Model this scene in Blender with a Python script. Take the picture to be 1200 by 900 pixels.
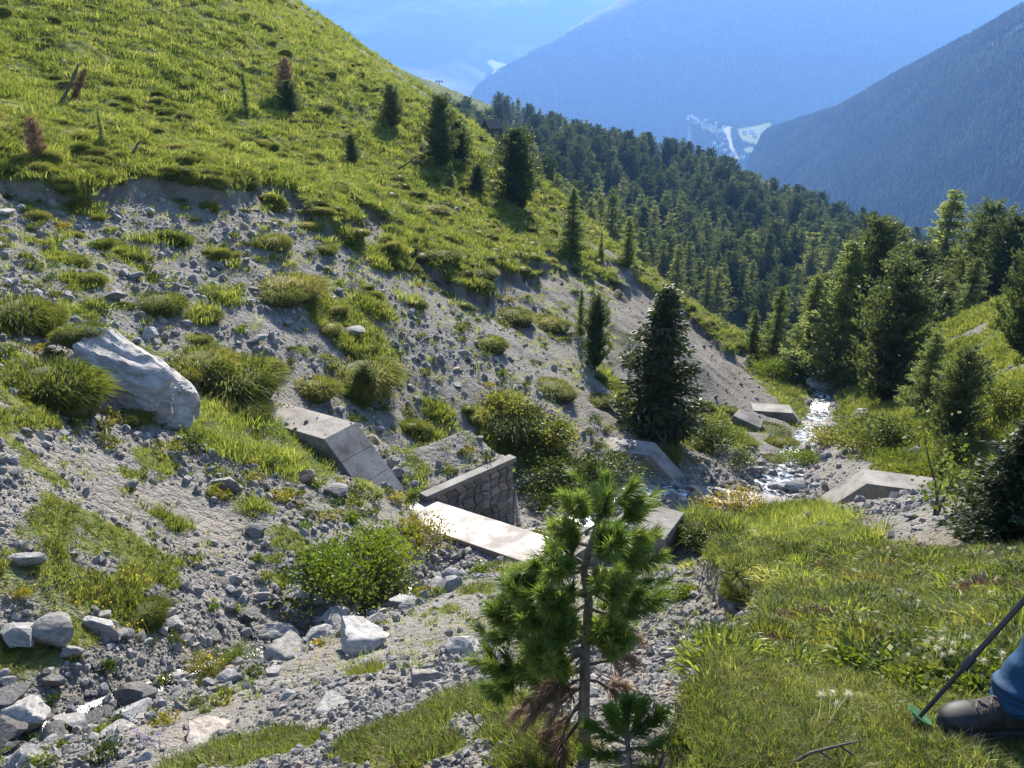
import bpy, bmesh, math, random
import numpy as np
from mathutils import Vector, Matrix, Euler, noise as mnoise

# ------------------------------------------------------------------ reset
for o in list(bpy.data.objects): bpy.data.objects.remove(o)
SC = bpy.context.scene
COL = SC.collection
R = math.radians
rnd = random.Random(7)
rng = np.random.default_rng(11)

# ------------------------------------------------------------------ camera (eye at the origin, looking down the valley along +Y)
F, PITCH = 900.0, R(21.0)
cam = bpy.data.cameras.new('camera'); cam.sensor_width = 36; cam.lens = F/1200*36
cam.clip_start = 0.05; cam.clip_end = 60000
co = bpy.data.objects.new('camera', cam); COL.objects.link(co)
co.location = (0, 0, 0); co.rotation_euler = (R(90)-PITCH, 0, 0); SC.camera = co
CP, SP = math.cos(PITCH), math.sin(PITCH)
# ------------------------------------------------------------------ world, sun, exposure
SUN_EL, SUN_AZ = R(31), R(4)          # azimuth measured from +Y towards +X
w = bpy.data.worlds.new('World'); SC.world = w; w.use_nodes = True
nt = w.node_tree; nt.nodes.clear()
sky = nt.nodes.new('ShaderNodeTexSky'); sky.sky_type = 'NISHITA'; sky.sun_disc = False
sky.sun_elevation = SUN_EL; sky.sun_rotation = SUN_AZ; sky.altitude = 1900; sky.air_density = 1.0; sky.dust_density = 0.6
bg = nt.nodes.new('ShaderNodeBackground'); bg.inputs[1].default_value = 0.095
ow = nt.nodes.new('ShaderNodeOutputWorld')
nt.links.new(sky.outputs[0], bg.inputs[0]); nt.links.new(bg.outputs[0], ow.inputs[0])
sl = bpy.data.lights.new('sun', 'SUN'); sl.energy = 5.0; sl.angle = R(0.53); sl.color = (1.0, 0.93, 0.80)
so = bpy.data.objects.new('sun', sl); COL.objects.link(so)
sun_dir = Vector((math.sin(SUN_AZ)*math.cos(SUN_EL), math.cos(SUN_AZ)*math.cos(SUN_EL), math.sin(SUN_EL)))
so.rotation_euler = (-sun_dir).to_track_quat('-Z', 'Y').to_euler(); so.location = (0, 0, 60)
SC.view_settings.view_transform = 'Standard'; SC.view_settings.look = 'None'
SC.view_settings.exposure = 1.9; SC.view_settings.gamma = 1.0
SC.view_settings.use_curve_mapping = False
SC.render.engine = 'CYCLES'; SC.cycles.volume_bounces = 0
SC.cycles.max_bounces = 5; SC.cycles.diffuse_bounces = 2; SC.cycles.glossy_bounces = 2; SC.cycles.transmission_bounces = 3; SC.cycles.transparent_max_bounces = 4

# ------------------------------------------------------------------ helpers
def ray(px, py):
    v = 450.0-py
    return Vector((px-600.0, F*CP+v*SP, -F*SP+v*CP))
def on_ray(px, py, y):
    r = ray(px, py); return r*(y/r.y)
def depth_of(p): return p[1]*CP-p[2]*SP
def px_scale(p): return depth_of(p)/F             # metres per photograph pixel

def tag(o, label=None, cat=None, group=None, kind=None):
    if label: o['label'] = label
    if cat: o['category'] = cat
    if group: o['group'] = group
    if kind: o['kind'] = kind
    return o
def empty(name, loc, label=None, cat=None, group=None, rz=0.0, scale=1.0):
    o = bpy.data.objects.new(name, None); COL.objects.link(o)
    o.location = loc; o.rotation_euler = (0, 0, rz); o.scale = (scale,)*3 if not hasattr(scale, '__len__') else scale
    o.empty_display_size = 0.1
    return tag(o, label, cat, group)
def mesh_from(name, V, Fc, mat=None, smooth=False):
    me = bpy.data.meshes.new(name)
    V = np.asarray(V, dtype=np.float32)
    me.from_pydata(V.tolist() if len(V) < 20000 else V, [], Fc)
    if mat is not None: me.materials.append(mat)
    if smooth: me.polygons.foreach_set('use_smooth', np.ones(len(me.polygons), dtype=bool))
    me.update(); return me
def fast_mesh(name, V, tris, mat=None, smooth=False, nside=3):
    V = np.ascontiguousarray(V, dtype=np.float32); tris = np.ascontiguousarray(tris, dtype=np.int32)
    me = bpy.data.meshes.new(name)
    me.vertices.add(len(V)); me.vertices.foreach_set('co', V.ravel())
    n = len(tris); me.loops.add(n*nside); me.loops.foreach_set('vertex_index', tris.ravel())
    me.polygons.add(n); me.polygons.foreach_set('loop_start', np.arange(0, n*nside, nside, dtype=np.int32))
    me.update(calc_edges=True)
    if smooth: me.polygons.foreach_set('use_smooth', np.ones(n, dtype=bool))
    if mat is not None: me.materials.append(mat)
    return me
def obj(name, me, parent=None, loc=(0, 0, 0), rot=(0, 0, 0), scale=(1, 1, 1)):
    o = bpy.data.objects.new(name, me); COL.objects.link(o)
    o.location = loc; o.rotation_euler = rot; o.scale = scale
    if parent is not None: o.parent = parent
    return o
def copy_tree(o, parent=None):
    c = o.copy(); COL.objects.link(c)
    if parent is not None: c.parent = parent
    for ch in o.children: copy_tree(ch, c)
    return c

class MB:
    """collects simple shapes, builds one mesh"""
    def __init__(s): s.V = []; s.F = []
    def add(s, V, Fc):
        b = len(s.V); s.V += [tuple(v) for v in V]; s.F += [tuple(i+b for i in f) for f in Fc]
    def tube(s, pts, rad, n=7, cap=True):
        pts = [Vector(p) for p in pts]; rings = []
        for i, p in enumerate(pts):
            t = (pts[min(i+1, len(pts)-1)]-pts[max(i-1, 0)]).normalized()
            a = t.orthogonal().normalized() if i == 0 else (a-t*a.dot(t)).normalized()
            b = t.cross(a); r = rad[i] if hasattr(rad, '__len__') else rad
            rings.append([p+(a*math.cos(2*math.pi*k/n)+b*math.sin(2*math.pi*k/n))*r for k in range(n)])
        V = [v for rg in rings for v in rg]; Fc = []
        for i in range(len(pts)-1):
            for k in range(n):
                k2 = (k+1) % n; Fc.append((i*n+k, i*n+k2, (i+1)*n+k2, (i+1)*n+k))
        if cap:
            Fc.append(tuple(range(n))[::-1]); Fc.append(tuple((len(pts)-1)*n+k for k in range(n)))
        s.add(V, Fc)
    def box(s, lo, hi):
        x0, y0, z0 = lo; x1, y1, z1 = hi
        s.add([(x0,y0,z0),(x1,y0,z0),(x1,y1,z0),(x0,y1,z0),(x0,y0,z1),(x1,y0,z1),(x1,y1,z1),(x0,y1,z1)],
              [(0,3,2,1),(4,5,6,7),(0,1,5,4),(1,2,6,5),(2,3,7,6),(3,0,4,7)])
    def prism(s, poly, d):            # poly: list of 3D points (planar), d: extrusion vector
        n = len(poly); P = [Vector(p) for p in poly]; Q = [p+Vector(d) for p in P]
        s.add(P+Q, [tuple(range(n))[::-1], tuple(range(n, 2*n))]+[(i, (i+1) % n, n+(i+1) % n, n+i) for i in range(n)])
    def mesh(s, name, mat=None, smooth=False):
        me = mesh_from(name, s.V, s.F, mat, smooth)
        bm = bmesh.new(); bm.from_mesh(me); bmesh.ops.recalc_face_normals(bm, faces=bm.faces); bm.to_mesh(me); bm.free()
        return me
    def build(s, name, mat, parent=None, smooth=False, bevel=0.0, **k):
        o = obj(name, s.mesh(name, mat, smooth), parent, **k)
        if bevel:
            m = o.modifiers.new('bevel', 'BEVEL'); m.width = bevel; m.segments = 2; m.limit_method = 'ANGLE'
        return o

# vectorised noise
def _h(ix, iy, s):
    n = (ix.astype(np.int64)*374761393+iy.astype(np.int64)*668265263+s*982451653) & 0xffffffff
    n = ((n ^ (n >> 13))*1274126177) & 0xffffffff
    return ((n ^ (n >> 16)) & 0xffff)/65535.0
def vn(x, y, s=0):
    x = np.asarray(x, float); y = np.asarray(y, float)
    ix = np.floor(x); iy = np.floor(y); fx = x-ix; fy = y-iy
    fx = fx*fx*(3-2*fx); fy = fy*fy*(3-2*fy)
    a = _h(ix, iy, s); b = _h(ix+1, iy, s); c = _h(ix, iy+1, s); d = _h(ix+1, iy+1, s)
    return (a*(1-fx)+b*fx)*(1-fy)+(c*(1-fx)+d*fx)*fy
def fbm(x, y, s=0, o=4):
    t = 0; a = .5; x = np.asarray(x, float); y = np.asarray(y, float)
    for k in range(o):
        t = t+a*(vn(x, y, s+k)-.5)*2; a *= .5; x, y = x*2.03+7.1+.3*y, y*2.03+3.7-.3*x/2.03
    return t
def sstep(a, b, x):
    t = np.clip((x-a)/(b-a), 0, 1); return t*t*(3-2*t)

# ------------------------------------------------------------------ materials
def new_mat(name):
    m = bpy.data.materials.new(name); m.use_nodes = True
    t = m.node_tree; t.nodes.clear()
    return m, t, t.nodes, t.links
def N(nodes, typ, **k):
    n = nodes.new(typ)
    for a, b in k.items():
        if a.startswith('i_'):
            key = a[2:]; key = int(key) if key.isdigit() else key.replace('_', ' ')
            n.inputs[key].default_value = b
        else: setattr(n, a, b)
    return n
def ramp(nodes, stops, interp='LINEAR'):
    r = nodes.new('ShaderNodeValToRGB'); r.color_ramp.interpolation = interp
    e = r.color_ramp.elements
    while len(e) < len(stops): e.new(0.5)
    for el, (p, c) in zip(e, stops):
        el.position = p; el.color = (*c, 1) if len(c) == 3 else c
    return r
def mixc(nodes, links, fac, a, b, mode='MIX'):
    m = nodes.new('ShaderNodeMix'); m.data_type = 'RGBA'; m.blend_type = mode
    for s, v in ((0, fac), (6, a), (7, b)):
        if hasattr(v, 'is_linked') or hasattr(v, 'links'): links.new(v, m.inputs[s])
        elif s == 0: m.inputs[0].default_value = v
        else: m.inputs[s].default_value = (*v, 1)
    return m.outputs[2]
def simple_mat(name, c1, c2, scale=8.0, rough=.85, bump=.0, bscale=40., spec=.3, detail=6., coord='Object', metal=0.):
    m, t, nd, lk = new_mat(name)
    tc = N(nd, 'ShaderNodeTexCoord'); out = N(nd, 'ShaderNodeOutputMaterial'); p = N(nd, 'ShaderNodeBsdfPrincipled')
    p.inputs['Roughness'].default_value = rough; p.inputs['Specular IOR Level'].default_value = spec; p.inputs['Metallic'].default_value = metal
    ns = N(nd, 'ShaderNodeTexNoise'); ns.inputs['Scale'].default_value = scale; ns.inputs['Detail'].default_value = detail
    lk.new(tc.outputs[coord], ns.inputs['Vector'])
    rp = ramp(nd, [(.3, c1), (.7, c2)]); lk.new(ns.outputs[0], rp.inputs[0]); lk.new(rp.outputs[0], p.inputs['Base Color'])
    if bump:
        n2 = N(nd, 'ShaderNodeTexNoise'); n2.inputs['Scale'].default_value = bscale; n2.inputs['Detail'].default_value = 5
        lk.new(tc.outputs[coord], n2.inputs['Vector'])
        b = N(nd, 'ShaderNodeBump'); b.inputs['Strength'].default_value = bump; b.inputs['Distance'].default_value = .02
        lk.new(n2.outputs[0], b.inputs['Height']); lk.new(b.outputs[0], p.inputs['Normal'])
    lk.new(p.outputs[0], out.inputs[0]); return m
def leaf_mat(name, stops, trans=.4, rough=.55, spec=.25, tint=(1.2, 1.2, .72), nscale=.6):
    """foliage: colour by instance and by place, part of the light passes through"""
    m, t, nd, lk = new_mat(name)
    out = N(nd, 'ShaderNodeOutputMaterial'); p = N(nd, 'ShaderNodeBsdfPrincipled')
    p.inputs['Roughness'].default_value = rough; p.inputs['Specular IOR Level'].default_value = spec
    oi = N(nd, 'ShaderNodeObjectInfo'); geo = N(nd, 'ShaderNodeNewGeometry')
    ns = N(nd, 'ShaderNodeTexNoise'); ns.inputs['Scale'].default_value = nscale; ns.inputs['Detail'].default_value = 3
    lk.new(geo.outputs['Position'], ns.inputs['Vector'])
    a = N(nd, 'ShaderNodeMath', operation='MULTIPLY_ADD'); a.inputs[1].default_value = .45; lk.new(oi.outputs['Random'], a.inputs[0])
    b = N(nd, 'ShaderNodeMath', operation='MULTIPLY_ADD'); b.inputs[1].default_value = 1.1; b.inputs[2].default_value = -.45
    lk.new(ns.outputs[0], b.inputs[0]); lk.new(b.outputs[0], a.inputs[2])
    ri = N(nd, 'ShaderNodeMath', operation='MULTIPLY_ADD'); ri.inputs[1].default_value = .4; lk.new(geo.outputs['Random Per Island'], ri.inputs[0]); lk.new(a.outputs[0], ri.inputs[2])
    rp = ramp(nd, stops); lk.new(ri.outputs[0], rp.inputs[0]); lk.new(rp.outputs[0], p.inputs['Base Color'])
    tr = N(nd, 'ShaderNodeBsdfTranslucent'); tc = mixc(nd, lk, 1.0, rp.outputs[0], tint, 'MULTIPLY'); lk.new(tc, tr.inputs[0])
    mx = N(nd, 'ShaderNodeMixShader'); mx.inputs[0].default_value = trans
    lk.new(p.outputs[0], mx.inputs[1]); lk.new(tr.outputs[0], mx.inputs[2]); lk.new(mx.outputs[0], out.inputs[0])
    return m

M = {}
M['grass'] = leaf_mat('grass', [(.0, (.06, .08, .02)), (.28, (.12, .15, .03)), (.55, (.20, .25, .05)), (.78, (.31, .33, .085)), (1., (.46, .42, .2))], trans=.62, nscale=1.1, spec=.5, rough=.4)
M['hillgrass'] = leaf_mat('hillgrass', [(.0, (.045, .055, .018)), (.2, (.085, .10, .028)), (.4, (.13, .17, .035)), (.65, (.21, .245, .055)), (1., (.34, .31, .12))], trans=.55, nscale=.8)
M['tussock'] = leaf_mat('tussock', [(.0, (.06, .08, .018)), (.4, (.12, .145, .028)), (.75, (.21, .215, .045)), (1., (.33, .27, .09))], trans=.5, nscale=1.5)
M['freshleaf'] = leaf_mat('freshleaf', [(.0, (.07, .11, .015)), (.5, (.13, .18, .02)), (1., (.22, .24, .03))], trans=.45, nscale=2)
M['yellowleaf'] = leaf_mat('yellowleaf', [(.0, (.10, .12, .015)), (.5, (.22, .2, .02)), (1., (.40, .28, .03))], trans=.4, nscale=4)
M['darkleaf'] = leaf_mat('darkleaf', [(.0, (.03, .05, .012)), (.5, (.06, .085, .018)), (1., (.12, .14, .03))], trans=.35, nscale=2)
M['needle'] = leaf_mat('needle', [(.0, (.055, .10, .024)), (.5, (.12, .18, .04)), (1., (.24, .28, .07))], trans=.5, rough=.45, nscale=9)
M['deadneedle'] = leaf_mat('deadneedle', [(.0, (.10, .06, .035)), (.5, (.2, .125, .075)), (1., (.32, .22, .14))], trans=.25, nscale=9, tint=(1.1, 1, .8))
M['pinecrown'] = leaf_mat('pinecrown', [(.0, (.04, .06, .026)), (.5, (.08, .105, .042)), (1., (.16, .18, .065))], trans=.45, nscale=1.2)
M['sprucecrown'] = leaf_mat('sprucecrown', [(.0, (.020, .034, .016)), (.5, (.042, .06, .024)), (1., (.085, .10, .038))], trans=.32, nscale=1.2)
M['larchforest'] = leaf_mat('larchforest', [(.0, (.06, .085, .035)), (.5, (.12, .145, .05)), (1., (.22, .23, .085))], trans=.5, nscale=.05, spec=.05)
M['larchcrown'] = leaf_mat('larchcrown', [(.0, (.09, .125, .05)), (.5, (.17, .21, .08)), (1., (.28, .30, .12))], trans=.6, nscale=1.2)
M['forestcrown'] = leaf_mat('forestcrown', [(.0, (.026, .044, .02)), (.5, (.055, .078, .032)), (1., (.13, .15, .06))], trans=.35, nscale=.05, spec=.03, rough=.8)
M['bark'] = simple_mat('bark', (.06, .048, .038), (.15, .125, .10), 30, .9, .5, 60)
M['youngbark'] = simple_mat('youngbark', (.10, .085, .065), (.22, .19, .15), 40, .85, .4, 90)
M['deadwood'] = simple_mat('deadwood', (.05, .038, .03), (.14, .11, .09), 40, .9, .3, 80)
M['soil'] = simple_mat('soil', (.06, .045, .032), (.13, .10, .07), 9, .95, .6, 40)

def rock_mat(name, c1, c2, c3, lichen=.25):
    m, t, nd, lk = new_mat(name)
    out = N(nd, 'ShaderNodeOutputMaterial'); p = N(nd, 'ShaderNodeBsdfPrincipled'); p.inputs['Roughness'].default_value = .8; p.inputs['Specular IOR Level'].default_value = .35
    tc = N(nd, 'ShaderNodeTexCoord'); oi = N(nd, 'ShaderNodeObjectInfo'); geo = N(nd, 'ShaderNodeNewGeometry')
    mp = N(nd, 'ShaderNodeMapping'); mp.inputs['Scale'].default_value = (1, 1, 3.2); mp.inputs['Rotation'].default_value = (.5, .4, 0); lk.new(tc.outputs['Object'], mp.inputs[0])
    ns = N(nd, 'ShaderNodeTexNoise'); ns.inputs['Scale'].default_value = 3.5; ns.inputs['Detail'].default_value = 8; ns.inputs['Roughness'].default_value = .65
    lk.new(mp.outputs[0], ns.inputs['Vector'])
    rp = ramp(nd, [(.3, c1), (.52, c2), (.75, c3)]); lk.new(ns.outputs[0], rp.inputs[0])
    r2 = ramp(nd, [(0, (.62, .60, .57)), (.45, (.85, .85, .86)), (.8, (1.05, 1.06, 1.1)), (.93, (1.3, 1.28, 1.25)), (1., (1.15, .85, .65))]); lk.new(oi.outputs['Random'], r2.inputs[0])
    c = mixc(nd, lk, 1., rp.outputs[0], r2.outputs[0], 'MULTIPLY')
    n2 = N(nd, 'ShaderNodeTexNoise'); n2.inputs['Scale'].default_value = 11; n2.inputs['Detail'].default_value = 6; lk.new(geo.outputs['Position'], n2.inputs['Vector'])
    rl = ramp(nd, [(.56, (0, 0, 0)), (.66, (lichen,)*3)]); lk.new(n2.outputs[0], rl.inputs[0])
    c = mixc(nd, lk, rl.outputs[0], c, (.12, .115, .08))
    lk.new(c, p.inputs['Base Color'])
    b = N(nd, 'ShaderNodeBump'); b.inputs['Strength'].default_value = .55; b.inputs['Distance'].default_value = .08; lk.new(ns.outputs[0], b.inputs['Height']); lk.new(b.outputs[0], p.inputs['Normal'])
    lk.new(p.outputs[0], out.inputs[0]); return m
M['rock'] = rock_mat('rock', (.14, .132, .12), (.265, .252, .232), (.45, .43, .40))
M['boulder'] = rock_mat('boulder', (.20, .182, .16), (.36, .335, .30), (.52, .49, .445), .4)
M['wetrock'] = rock_mat('wetrock', (.035, .033, .03), (.075, .07, .064), (.16, .15, .14), .1)
M['wetrock'].node_tree.nodes['Principled BSDF'].inputs['Roughness'].default_value = .38
M['rustrock'] = rock_mat('rustrock', (.13, .08, .055), (.24, .16, .11), (.34, .26, .2))
M['concrete'] = None
def concrete():
    m, t, nd, lk = new_mat('concrete')
    out = N(nd, 'ShaderNodeOutputMaterial'); p = N(nd, 'ShaderNodeBsdfPrincipled'); p.inputs['Roughness'].default_value = .85
    geo = N(nd, 'ShaderNodeNewGeometry')
    a = N(nd, 'ShaderNodeTexNoise'); a.inputs['Scale'].default_value = 1.6; a.inputs['Detail'].default_value = 7; a.inputs['Roughness'].default_value = .7
    b = N(nd, 'ShaderNodeTexNoise'); b.inputs['Scale'].default_value = 45; b.inputs['Detail'].default_value = 4
    for n in (a, b): lk.new(geo.outputs['Position'], n.inputs['Vector'])
    ra = ramp(nd, [(.32, (.07, .06, .048)), (.45, (.18, .16, .135)), (.58, (.26, .235, .205)), (.75, (.36, .33, .29))]); lk.new(a.outputs[0], ra.inputs[0])
    rb = ramp(nd, [(.35, (.7, .7, .7)), (.6, (1.1, 1.1, 1.1))]); lk.new(b.outputs[0], rb.inputs[0])
    lk.new(mixc(nd, lk, 1., ra.outputs[0], rb.outputs[0], 'MULTIPLY'), p.inputs['Base Color'])
    bp = N(nd, 'ShaderNodeBump'); bp.inputs['Strength'].default_value = .4; bp.inputs['Distance'].default_value = .015
    lk.new(b.outputs[0], bp.inputs['Height']); lk.new(bp.outputs[0], p.inputs['Normal'])
    lk.new(p.outputs[0], out.inputs[0]); return m
M['concrete'] = concrete()
def wet_concrete():
    m, t, nd, lk = new_mat('wet_concrete')
    out = N(nd, 'ShaderNodeOutputMaterial'); p = N(nd, 'ShaderNodeBsdfPrincipled')
    geo = N(nd, 'ShaderNodeNewGeometry')
    a = N(nd, 'ShaderNodeTexNoise'); a.inputs['Scale'].default_value = 2.2; a.inputs['Detail'].default_value = 6
    b = N(nd, 'ShaderNodeTexNoise'); b.inputs['Scale'].default_value = 60; b.inputs['Detail'].default_value = 3
    for n in (a, b): lk.new(geo.outputs['Position'], n.inputs['Vector'])
    ra = ramp(nd, [(.35, (.13, .10, .085)), (.7, (.24, .205, .18))]); lk.new(a.outputs[0], ra.inputs[0]); lk.new(ra.outputs[0], p.inputs['Base Color'])
    rr = ramp(nd, [(.38, (.42, .42, .42)), (.6, (.75, .75, .75))]); lk.new(a.outputs[0], rr.inputs[0]); lk.new(rr.outputs[0], p.inputs['Roughness'])
    bp = N(nd, 'ShaderNodeBump'); bp.inputs['Strength'].default_value = .35; bp.inputs['Distance'].default_value = .01
    lk.new(b.outputs[0], bp.inputs['Height']); lk.new(bp.outputs[0], p.inputs['Normal'])
    lk.new(p.outputs[0], out.inputs[0]); return m
M['wet_concrete'] = wet_concrete()

def ground_mat():
    m, t, nd, lk = new_mat('ground')
    out = N(nd, 'ShaderNodeOutputMaterial'); p = N(nd, 'ShaderNodeBsdfPrincipled'); p.inputs['Roughness'].default_value = .95; p.inputs['Specular IOR Level'].default_value = .2
    geo = N(nd, 'ShaderNodeNewGeometry'); P = geo.outputs['Position']
    ag = N(nd, 'ShaderNodeAttribute', attribute_name='grass'); asl = N(nd, 'ShaderNodeAttribute', attribute_name='soil'); aw = N(nd, 'ShaderNodeAttribute', attribute_name='wet')
    def vor(scale):
        v = N(nd, 'ShaderNodeTexVoronoi'); v.inputs['Scale'].default_value = scale; lk.new(P, v.inputs['Vector']); return v
    v1, v2, v3 = vor(9), vor(26), vor(70)
    def grey(v, lo, hi):
        s = N(nd, 'ShaderNodeSeparateColor'); lk.new(v.outputs['Color'], s.inputs[0]); r = ramp(nd, [(0, lo), (1, hi)]); lk.new(s.outputs[0], r.inputs[0]); return r.outputs[0]
    c1 = grey(v1, (.085, .076, .064), (.23, .212, .187)); c2 = grey(v2, (.072, .065, .057), (.315, .298, .268)); c3 = grey(v3, (.094, .085, .074), (.30, .28, .255))
    c = mixc(nd, lk, .5, c1, c2); c = mixc(nd, lk, .4, c, c3)
    ns = N(nd, 'ShaderNodeTexNoise'); ns.inputs['Scale'].default_value = .9; ns.inputs['Detail'].default_value = 8; lk.new(P, ns.inputs['Vector'])
    rs = ramp(nd, [(.35, (.11, .092, .07)), (.65, (.22, .195, .16))]); lk.new(ns.outputs[0], rs.inputs[0])
    sm = N(nd, 'ShaderNodeMath', operation='MULTIPLY_ADD'); sm.use_clamp = True; sm.inputs[1].default_value = 2.2; sm.inputs[2].default_value = -.95
    lk.new(ns.outputs[0], sm.inputs[0]); sa = N(nd, 'ShaderNodeMath', operation='ADD'); sa.use_clamp = True; lk.new(sm.outputs[0], sa.inputs[0]); lk.new(asl.outputs['Fac'], sa.inputs[1])
    c = mixc(nd, lk, sa.outputs[0], c, rs.outputs[0])
    n3 = N(nd, 'ShaderNodeTexNoise'); n3.inputs['Scale'].default_value = 3.; n3.inputs['Detail'].default_value = 8; lk.new(P, n3.inputs['Vector'])
    rg = ramp(nd, [(.3, (.05, .06, .016)), (.5, (.085, .105, .022)), (.7, (.15, .15, .04))]); lk.new(n3.outputs[0], rg.inputs[0])
    gm = N(nd, 'ShaderNodeMath', operation='MULTIPLY_ADD'); gm.inputs[1].default_value = .9; gm.inputs[2].default_value = -.45; lk.new(n3.outputs[0], gm.inputs[0])
    ga = N(nd, 'ShaderNodeMath', operation='ADD'); lk.new(gm.outputs[0], ga.inputs[0]); lk.new(ag.outputs['Fac'], ga.inputs[1])
    gr = N(nd, 'ShaderNodeMapRange'); gr.inputs[1].default_value = .3; gr.inputs[2].default_value = .6; lk.new(ga.outputs[0], gr.inputs[0])
    c = mixc(nd, lk, gr.outputs[0], c, rg.outputs[0])
    wf = N(nd, 'ShaderNodeMath', operation='MULTIPLY'); wf.inputs[1].default_value = .6; lk.new(aw.outputs['Fac'], wf.inputs[0])
    c = mixc(nd, lk, wf.outputs[0], c, (.035, .03, .024))
    lk.new(c, p.inputs['Base Color'])
    h = N(nd, 'ShaderNodeMath', operation='MULTIPLY_ADD'); h.inputs[1].default_value = -1.0; lk.new(v1.outputs['Distance'], h.inputs[0])
    h2 = N(nd, 'ShaderNodeMath', operation='MULTIPLY_ADD'); h2.inputs[1].default_value = -.6; lk.new(v2.outputs['Distance'], h2.inputs[0]); lk.new(h2.outputs[0], h.inputs[2])
    h3 = N(nd, 'ShaderNodeMath', operation='MULTIPLY'); h3.inputs[1].default_value = -.25; lk.new(v3.outputs['Distance'], h3.inputs[0]); lk.new(h3.outputs[0], h2.inputs[2])
    b = N(nd, 'ShaderNodeBump'); b.inputs['Strength'].default_value = .9; b.inputs['Distance'].default_value = .05
    lk.new(h.outputs[0], b.inputs['Height']); lk.new(b.outputs[0], p.inputs['Normal'])
    rw = N(nd, 'ShaderNodeMapRange'); rw.inputs[3].default_value = .95; rw.inputs[4].default_value = .4; lk.new(aw.outputs['Fac'], rw.inputs[0]); lk.new(rw.outputs[0], p.inputs['Roughness'])
    lk.new(p.outputs[0], out.inputs[0]); return m
M['ground'] = ground_mat()

# ================================================================== TERRAIN
CTRL = [ # photograph pixel + distance along the ground (m): surveyed points of the gully
 (1130,860,2.0),(1000,750,3.6),(1000,650,6.3),(1000,632,8.6),(1190,655,6.0),(860,800,3.0),(900,680,5.6),(900,645,7.6),
 (840,650,5.9),(740,720,5.7),(800,690,6.0),(800,800,3.3),(600,900,2.1),(600,800,3.4),(600,700,7.0),(600,655,9.9),(700,680,8.0),
 (60,820,4.55),(330,720,7.1),(500,650,9.5),(100,890,3.65),(300,880,3.2),(450,780,5.0),(300,800,5.0),
 (0,600,6.5),(200,600,8.6),(0,500,8.0),(140,430,12),(350,600,9.6),(350,470,14.2),(440,540,13.2),
 (200,300,17.5),(0,240,16.5),(0,340,12.5),(250,240,21),(400,255,26),(560,350,26),(300,380,16),(480,440,18),
 (0,0,38),(200,100,36),(0,120,26),(350,26,75),(480,112,71),(600,188,70),(540,152,71),(400,120,48),(500,200,46),
 (690,262,60),(760,322,51),(830,380,44),(870,430,39),(605,240,50),(600,300,35),(700,400,27),(650,480,19),(765,500,20.5),(560,470,18.3),
 (790,400,30),(830,480,26.5),(605,590,15.2),(700,560,16),(820,560,18),(910,585,17),(950,500,26),(965,465,34),(930,425,48),
 (1010,562,16.8),(1190,560,11.5),(1190,450,20),(1190,345,36),(1030,482,27.5),(1000,440,36),(1150,400,30),(1120,530,18),(577,166,108),
]
WPT = [(0,0,-1.65),(2.5,0,-1.5),(-2,0,-2.5),(4.5,3,-2.5),(-6,0,-3.3),(-12,5,-2.0),(-25,10,2.5),(-40,30,11),(-42,60,17),(-30,105,11),(-55,20,14),
 (8,85,-19),(16,80,-24),(26,95,-32),(36,60,-15),(45,40,-9),(30,12,-1.5),(12,4,-1.6),(22,2,.5),(60,80,-20),(50,110,-42),(22,115,-38),(-14,116,-4),(6,110,-16),(23,70,-24),(12,64,-17),(62,20,0),(0,-3,-.8),(20,-3,2),(-20,-3,-1.5)]
CW = np.array([tuple(on_ray(*c)) for c in CTRL]+WPT, float)
def tps_fit(C, lam=.02):
    n = len(C); d2 = ((C[:, None, :2]-C[None, :, :2])**2).sum(-1); K = .5*d2*np.log(d2+1e-9)
    A = np.zeros((n+3, n+3)); A[:n, :n] = K+lam*np.eye(n); A[:n, n] = 1; A[:n, n+1:] = C[:, :2]; A[n, :n] = 1; A[n+1:, :n] = C[:, :2].T
    return np.linalg.solve(A, np.concatenate([C[:, 2], [0, 0, 0]]))
def tps_eval(C, W, x, y):
    sh = np.shape(x); x = np.ravel(x); y = np.ravel(y); z = W[len(C)]+W[len(C)+1]*x+W[len(C)+2]*y
    for i in range(len(C)):
        d2 = (x-C[i, 0])**2+(y-C[i, 1])**2; z = z+W[i]*.5*d2*np.log(d2+1e-9)
    return z.reshape(sh)
TW = tps_fit(CW, .3)
def axis(stops):   # piecewise (start, spacing) list
    out = []; 
    for (a, da), (b, db) in zip(stops[:-1], stops[1:]):
        x = a
        while x < b-1e-6:
            out.append(x); x += da+(db-da)*(x-a)/(b-a)
    out.append(stops[-1][0]); return np.array(out)
GX = axis([(-62, .9), (-25, .30), (-8, .09), (-3, .06), (4, .06), (9, .1), (26, .28), (64, .9)])
GY = axis([(-4, .3), (1, .07), (3, .035), (8, .06), (18, .11), (35, .18), (75, .32), (118, .8)])
XX, YY = np.meshgrid(GX, GY)
H0 = tps_eval(CW, TW, XX, YY)
class Grid:
    def __init__(s, Z): s.Z = Z
    def __call__(s, x, y):
        x = np.clip(np.asarray(x, float), GX[0], GX[-1]-1e-6); y = np.clip(np.asarray(y, float), GY[0], GY[-1]-1e-6)
        i = np.clip(np.searchsorted(GX, x, 'right')-1, 0, len(GX)-2); j = np.clip(np.searchsorted(GY, y, 'right')-1, 0, len(GY)-2)
        fx = (x-GX[i])/(GX[i+1]-GX[i]); fy = (y-GY[j])/(GY[j+1]-GY[j]); Z = s.Z
        return (Z[j, i]*(1-fx)+Z[j, i+1]*fx)*(1-fy)+(Z[j+1, i]*(1-fx)+Z[j+1, i+1]*fx)*fy
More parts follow.
